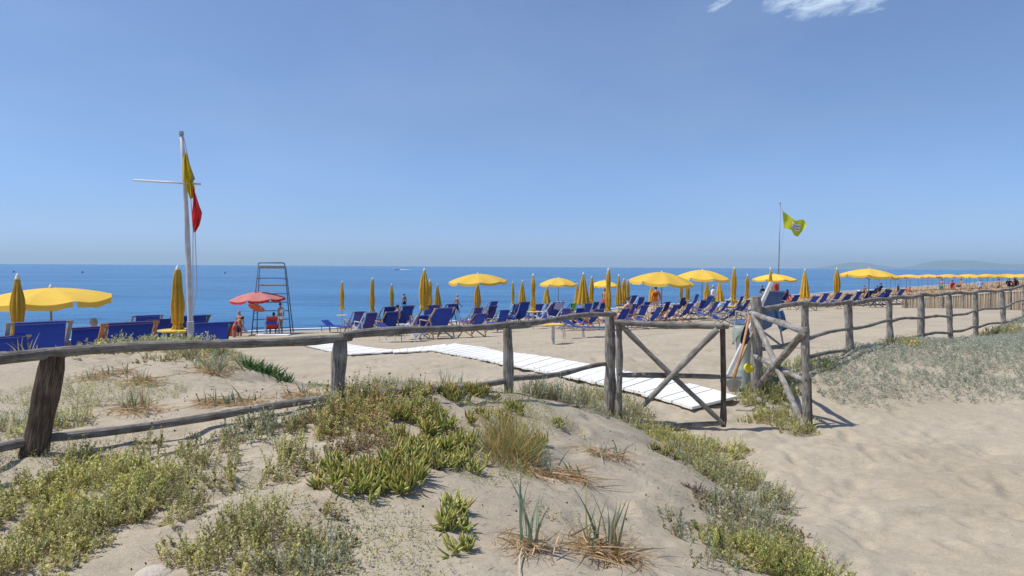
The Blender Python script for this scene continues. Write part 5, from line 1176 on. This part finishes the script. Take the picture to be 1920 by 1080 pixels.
H('upright yellow olive shrub with long shadows, centre left', [(500, 880, 50), (465, 905, 35), (545, 850, 40)], .16, pal=OL + YG, dens=700, seeds=.1)
H('large olive bush at the bottom, right of the white stone', [(480, 1010, 75), (420, 1065, 75), (530, 1040, 60)], .16, pal=YG + OL)
H('green bush with a broad leaf at the bottom centre left', [(560, 1070, 70), (610, 1040, 40)], .13, pal=OL + GG)
H('fresh green bush behind the leaning post, left side', [(55, 805, 50), (10, 815, 30)], .15, pal=YG + GG, dens=600)
H('fresh green bush behind the leaning post, right side', [(130, 800, 32), (150, 790, 18)], .15, pal=YG + GG, dens=600)
H('pale green shrub along the dune crest in front of the deck chairs', [(225, 656, 60, .5), (300, 654, 60, .5), (370, 655, 50, .5), (170, 662, 30, .5), (130, 668, 30, .5)], .15, pal=GG + YG, dens=430, leaf=.017, ymin=4.5)
H('shrub cascading from the crest with dry reddish base', [(330, 672, 45), (385, 685, 40), (420, 668, 30)], .12, pal=GG + RD, dens=500, leaf=.013, ymin=4.5)
H('big reddish green shrub at the second fence post', [(640, 800, 65), (700, 790, 80), (660, 755, 50), (750, 760, 50)], .15, pal=RD + YG, dens=900, seeds=.12)
H('tangled brown centred shrub above the ice plants', [(690, 845, 60), (640, 840, 40), (720, 815, 40)], .10, pal=RD + [(.14, .10, .08), (.3, .28, .3)], dens=700, dry=.5)
H('pale wiry shrub behind the lower rail, right of second post', [(735, 722, 45), (700, 730, 40), (790, 735, 30)], .14, pal=GG + OL, dens=380, seeds=.2)
H('seed speckled shrub at the foot of the main gate post', [(1150, 775, 55), (1110, 750, 55), (1190, 798, 30)], .22, pal=YG + OL + GG, dens=600, seeds=.25)
H('seed speckled green shrub left of the main gate post', [(1060, 752, 60), (1010, 745, 40)], .19, pal=GG + OL, dens=600, seeds=.15)
H('yellow green shrub at the foot of the closed gate leaf', [(1290, 845, 62), (1250, 820, 40), (1345, 850, 42)], .15, pal=YG, dens=700)
H('bushy green shrub on the dune edge beside the path', [(1350, 900, 68), (1395, 925, 55), (1320, 872, 52)], .18, pal=YG + OL + GG, dens=750, seeds=.05)
H('dense green shrub on the path edge, midway down', [(1405, 975, 62), (1425, 945, 50), (1385, 1005, 50)], .18, pal=OL + GG + [(.5, .46, .3)], dens=750)
H('dry purple grey shrub base on the dune slope by the path', [(1340, 940, 42), (1362, 972, 40)], .09, pal=[(.30, .25, .27), (.22, .16, .14), (.38, .33, .33)], dens=600, dry=.6)
H('green bush at the bottom edge beside the path', [(1440, 1060, 95), (1510, 1085, 70), (1390, 1045, 62)], .15, pal=YG + GREEN_S, dens=900)
H('brown seed headed fringe along the path at the bottom right', [(1480, 1010, 35), (1530, 1050, 35), (1450, 985, 30), (1560, 1080, 30)], .09, pal=RD + OL, dens=420, dry=.5, seeds=.6)
H('sparse grey green shrub on the bare slope, bottom right of centre', [(1300, 1010, 45), (1270, 985, 30), (1330, 1060, 50)], .12, pal=GG + OL, dens=260, seeds=.15)
H('yellow flowering shrub inside the open right gate leaf', [(1455, 790, 45), (1440, 755, 45), (1485, 810, 30)], .20, pal=YG + [(.34, .36, .05)], dens=520, seeds=.3, leaf=.013, ymin=6)
H('pale flowering shrub around the big right gate post', [(1415, 720, 40), (1450, 725, 40), (1400, 745, 25)], .26, pal=YG + GG, dens=420, seeds=.4, leaf=.014, ymin=6)
H('dark green grassy shrub between gate leaf and right fence', [(1490, 690, 40), (1530, 690, 30)], .20, pal=GREEN_S + GG, dens=380, leaf=.016, ymin=7)
H('yellow green shrub at the base of the fourth right fence post', [(1695, 652, 28), (1720, 652, 18)], .18, pal=YG + RD, dens=320, leaf=.02, ymin=8)
H('reddish shrub under the last right fence rails', [(1865, 628, 28), (1895, 624, 25)], .22, pal=RD + GG, dens=200, leaf=.026, ymin=9)
I('bright green ice plant mat, lower left lobe', [(640, 900, 48), (615, 880, 28), (665, 930, 40), (690, 900, 35)], L=.07)
I('bright green ice plant mat, lower middle lobe', [(705, 920, 42), (690, 880, 30), (735, 885, 38), (745, 925, 30)], L=.07)
I('largest bright green ice plant rosette cluster', [(770, 905, 42), (745, 870, 35), (785, 870, 30)], L=.085)
I('yellow green ice plant right of the main mat', [(850, 885, 38), (820, 850, 30), (850, 840, 25)], L=.075)
H('yellow olive bush under the lower rail, left of the big reddish shrub', [(590, 815, 40), (560, 840, 35)], .14, pal=YG + OL, dens=650)
H('low seedy shrub among the dry twigs at the bottom left of the ice plants', [(560, 960, 40), (600, 975, 35)], .09, pal=OL + RD, dens=350, seeds=.4)
I('yellow tipped ice plant between the brown shrub and the spiky one', [(760, 830, 40), (800, 810, 32), (790, 850, 35)], L=.06, tips=((.5, .42, .12), (.5, .3, .1)))
I('upright spiky ice plant with tall reddish shoots', [(840, 815, 24), (865, 845, 26)], L=.09)
I('small ice plant tuft right of the mat edge', [(890, 870, 20)], L=.07)
I('ice plant below the lower rail near the mat top', [(790, 775, 40), (760, 790, 30)], L=.07, tips=((.45, .36, .10), (.5, .3, .1)))
I('ice plant row hugging the lower rail', [(840, 745, 35), (900, 745, 30), (780, 742, 25)], L=.07, tips=((.40, .34, .10), (.48, .22, .09)))
I('reddish ice plant left of the grassy tussock', [(930, 790, 25), (870, 790, 18)], L=.065, tips=((.45, .28, .10), (.48, .22, .09)))
I('lone ice plant near the gate side of the dune', [(1245, 855, 22)], L=.06, pal=[(.14, .17, .05), (.2, .2, .06)])
I('narrow ice plant column in the bare sand at bottom centre', [(845, 960, 28), (850, 1000, 30), (830, 985, 22)], L=.07)
I('lowest small ice plant at bottom centre', [(870, 1040, 24)], L=.07)
I('olive ice plant right behind the tussock', [(1020, 835, 22), (970, 775, 25), (1040, 800, 16)], L=.06, tips=((.42, .3, .1), (.3, .25, .08)))
T('large orange based grass tussock in the dune centre', [(955, 860, 52), (945, 835, 42), (985, 850, 35)], 9000, .28, [(.36, .37, .13), (.50, .38, .14), (.56, .33, .13), (.28, .33, .14)], wd=.004)
T('dry grey grass skirt spreading below the large tussock', [(950, 875, 80, .5)], 3000, .16, [(.38, .32, .22), (.30, .25, .17), (.45, .38, .26)], lean=1.3)
T('fine pale grass tuft right of the tussock', [(1045, 810, 25)], 1700, .22, [(.32, .33, .18), (.4, .38, .24)])
T('fine grass on the right shoulder of the dune', [(1150, 880, 80, .5), (1200, 850, 50)], 170, .18, [(.38, .36, .25), (.28, .28, .18)], seedhead=.05)
D('tall blue green sea daffodil in dry straw at bottom centre', [(990, 1030, 45)], 16, .36, lean=.16)
D('sea daffodil with a leaning blade, right of bottom centre', [(1130, 1040, 55)], 26, .32, straw=2.4, lean=.22, pal=BG_ + [(.3, .25, .1)])
D('small sea daffodil in straw above the bottom centre', [(1020, 890, 38)], 10, .20, straw=3)
D('short sea daffodil shoots on the bare slope', [(1080, 900, 25)], 6, .16, straw=2.5)
D('two thin shoots in a straw ring high on the right slope', [(1120, 855, 25)], 6, .16, straw=2.5)
D('thin shoot with seed tip near the dune ridge on the right', [(1155, 860, 18)], 5, .18, straw=1.5)
D('sea daffodil on the crest right of the second post', [(845, 722, 40)], 26, .26, ymin=4, wd=.012)
D('green clump with orange dry leaves behind the left fence', [(255, 770, 42)], 26, .17, ymin=3.5, pal=[(.17, .23, .08), (.24, .27, .10)], dryleaf=.35)
D('orange dry leaved clump higher on the left back dune', [(265, 720, 30)], 22, .14, ymin=3.8, dryleaf=.6, pal=[(.2, .24, .08)])
D('thin leafy shoot on the back dune behind the thick post', [(175, 712, 18)], 7, .13, ymin=3.8)
D('paired shoots on the left back dune', [(205, 705, 14)], 7, .13, ymin=3.8)
D('small shoots near the centre of the left back dune', [(232, 702, 12)], 7, .13, ymin=3.8)
D('grey green sprout on the bare back dune', [(395, 758, 28)], 14, .14, ymin=3.6)
D('olive sprouts above the lower rail left of second post', [(455, 760, 45)], 20, .15, ymin=3.6, dryleaf=.3)
D('sprouts with seed stalks just left of the second post', [(560, 745, 40)], 16, .14, ymin=3.6, dryleaf=.2)
D('arching strap leaved plant on the back dune shoulder', [(400, 700, 32)], 24, .24, ymin=4.2, lean=.5)
D('pale arching leaves at the left edge in front of the chairs', [(45, 668, 50)], 14, .26, ymin=3.8, lean=.6, pal=[(.34, .38, .26), (.42, .3, .14)], straw=.3)
D('dark green strap leaved carpet sliding down the back dune', [(470, 690, 30), (500, 700, 28), (530, 712, 24)], 70, .13, ymin=5, lean=.9, straw=0, pal=[(.07, .15, .04), (.11, .21, .06)], wd=.014, dryleaf=0)
T('wispy grass at the third fence post', [(955, 745, 40), (1000, 740, 40)], 500, .18, [(.28, .32, .16), (.36, .36, .2)])
T('straggly grass along the crest between second and third posts', [(880, 740, 60, .5), (700, 745, 50, .5)], 300, .18, [(.28, .30, .15), (.38, .33, .2)], seedhead=.1)
T('grass with seed stalks at the second right fence post', [(1590, 662, 25), (1560, 668, 30)], 160, .30, [(.30, .34, .2), (.4, .38, .25)], ymin=7, wd=.005)
T('thin dry upright grass left of the second post', [(600, 760, 45), (545, 785, 45)], 230, .20, [(.46, .42, .24), (.38, .38, .2)], seedhead=.15)
T('thin upright grass among the olive shrubs, centre left', [(500, 880, 60), (440, 900, 50), (560, 860, 40)], 260, .20, [(.42, .42, .2), (.5, .44, .27)], seedhead=.12)
T('thin dry grass scattered on the bare slope, right of centre', [(1200, 960, 60), (1250, 930, 50), (1170, 990, 50)], 130, .17, [(.5, .44, .28), (.36, .36, .22)], seedhead=.12)
T('thin grass stems rising from the lower left bushes', [(120, 960, 90), (220, 940, 60), (60, 1000, 70)], 330, .19, [(.5, .5, .2), (.42, .42, .18)], seedhead=.1)
T('dry grass stems around the bottom bushes', [(470, 1020, 80), (560, 1050, 60), (400, 1050, 50)], 330, .19, [(.5, .47, .25), (.38, .4, .2)], seedhead=.1)
T('straw coloured grass along the path edge shrubs', [(1350, 900, 60), (1400, 960, 60), (1440, 1040, 70)], 420, .21, [(.52, .48, .28), (.42, .44, .24)], seedhead=.12)
T('fine green grass on the crest left of the gate post', [(1080, 755, 70), (1130, 770, 50)], 420, .24, [(.38, .42, .2), (.46, .44, .26)], seedhead=.12)
T('straggly grass around the thick leaning post', [(120, 850, 60), (200, 850, 40)], 260, .16, [(.32, .32, .15), (.4, .33, .2)], seedhead=.1)

# ground cover on the right dune (nobody could count it)
v = Veg(); n = 46000
x = U(3.2, 14.5, n); y = U(7.2, 16.5, n); lowY = 7.45 + .1 * np.sin(x * 3) + .35 * vnoise(x * 1.2, y * 0, 61) + np.maximum(0, x - 6) * .12; hiY = 8.05 + (x - 3.2) * .88
dn = vnoise(x * 1.1, y * 1.4, 62) + vnoise(x * 3, y * 3, 63) * .5
k = (y > lowY) & (y < hiY) & (dn > -.30) & (sstep(0, .9, y - lowY) + .25 > U(0, 1, n)) & ~((x < 3.6) & (y < 7.7))
P = np.stack([x[k], y[k], terrain(x[k], y[k])], 1); sprigs(v, P, .10, [(.42, .46, .35), (.55, .56, .46), (.44, .45, .34), (.30, .35, .24), (.5, .5, .42)], 9, .030, .28)
j = RNG.choice(len(P), 1800); c = mixc(STRAW + [(.2, .13, .08)], 1800); d = RNG.normal(size=(1800, 3)); d[:, 2] = U(0, .4, 1800); v.strips(P[j] + [0, 0, .01], d, U(.03, .12, 1800), U(.003, .006, 1800), RNG.normal(size=(1800, 3)) * .2, c, c, seg=2)
o = v.obj('ground_cover', 'foliage'); tag(o, 'pale grey green mat of low seaside plants on the right dune', 'ground cover', kind='stuff')
# scattered sprigs and litter over the left dune
v = Veg(); n = 26000; x = U(-3.4, 1.5, n); y = U(2.0, 6.3, n); dn = vnoise(x * 1.5, y * 1.5, 71) + .5 * vnoise(x * 4, y * 4, 72) + .22 * sstep(-.5, -2.5, x) * 1
k = dn > .17; P = np.stack([x[k], y[k], terrain(x[k], y[k])], 1); sprigs(v, P, .06, OL + YG + GG, 8, .009, .5)
m = 9000; x = U(-3.6, 1.6, m); y = U(1.9, 6.6, m); k = vnoise(x * 2, y * 2, 73) + .5 * vnoise(x * 6, y * 6, 74) > .02; x, y = x[k], y[k]; m = len(x); P = np.stack([x, y, terrain(x, y) + .003], 1)
d = RNG.normal(size=(m, 3)); d[:, 2] = np.abs(d[:, 2]) * .10; c = mixc([(.28, .20, .12), (.16, .11, .08), (.45, .37, .25), (.36, .22, .12)], m); v.strips(P, d, U(.008, .05, m), U(.0012, .0035, m), RNG.normal(size=(m, 3)) * [.3, .3, .0], c, c, seg=2)
m = 420; x = U(-3.4, 1.4, m); y = U(2.0, 5.5, m); P = np.stack([x, y, terrain(x, y) + .004], 1); v.balls(P, U(.003, .007, m), mixc([(.13, .08, .05), (.2, .15, .1)], m))
tag(v.obj('plant_litter', 'foliage'), 'scattered twigs, seeds and sprouts on the dune sand', 'plant litter', kind='stuff')
# seed-head stalks
v = Veg(); L_ = [(560, 905), (585, 880), (600, 915), (615, 935), (600, 985), (640, 1000), (655, 1040), (400, 925), (370, 935), (355, 915), (610, 720), (580, 725), (700, 700), (730, 700)]
for px, py in L_:
    g = ground(px, py + 30); d = np.array([[.25 * random.uniform(-1, 1), .1, 1.]]); Ln = np.array([random.uniform(.08, .14)]); b0 = np.array([[g.x, g.y, g.z]]); c = np.array([[.28, .2, .14]]); v.strips(b0, d, Ln, np.array([.0022]), d * 0, c, c, seg=1, tip=.9); v.balls(b0 + unit(d) * Ln[:, None], np.array([.0085]), c * .55)
tag(v.obj('seed_stalks', 'foliage'), 'thin stalks with round brown seed heads over the left sand', 'seed stalks', kind='stuff')
# litter on the path
v = Veg(); m = 260; x = U(1.7, 7.5, m); y = U(2.8, 7.3, m); P = np.stack([x, y, terrain(x, y) + .003], 1); d = RNG.normal(size=(m, 3)); d[:, 2] = 0; c = mixc([(.2, .14, .09), (.5, .42, .3), (.12, .09, .07)], m); v.strips(P, d, U(.01, .045, m), U(.0015, .004, m), d * 0, c, c, seg=1)
tag(v.obj('path_twigs', 'foliage'), 'few dry twigs scattered over the sandy path', 'twigs', kind='stuff')
# brown seaweed and dry scrub on the far beach
v = Veg(); n = 9000; x = U(18, 160, n); y = 44 + U(0, 1, n) ** 1.4 * 110; s = sdist(x, y); k = (s > 3) & (s < 34) & (vnoise(x * .25, y * .2, 81) + .5 * vnoise(x, y, 82) > -.02) & (y > 48) ; x, y = x[k], y[k]
P = np.stack([x, y, terrain(x, y)], 1); sprigs(v, P, .13, [(.26, .17, .09), (.34, .25, .15), (.2, .18, .1)], 6, .11, .5); tag(v.obj('seaweed_banks', 'foliage'), 'brown heaps of dry seaweed on the far right beach', 'seaweed', kind='stuff')

# white stone at the lower left
g = ground(292, 1078); b = MB(); P = []; 
for i in range(11):
    a = -PI / 2 + PI * i / 10
    for k in range(18): th = 2 * PI * k / 18; r = 1 + .07 * math.sin(2 * th + 1) + .05 * math.sin(3 * th + i); P.append((.075 * r * math.cos(th) * math.cos(a), .055 * r * math.sin(th) * math.cos(a), .045 * math.sin(a)))
b.grid(P, 11, 18, wrap=True); o = b.build('stone', mat('pale_stone', (.50, .44, .36), .8, .12, 12, .4, 60), smooth=True); o.location = g + Vector((0, 0, -.018)); tag(o, 'smooth cream stone half buried at the bottom left edge', 'stone')
for me in list(bpy.data.meshes):
    if me.users == 0: bpy.data.meshes.remove(me)
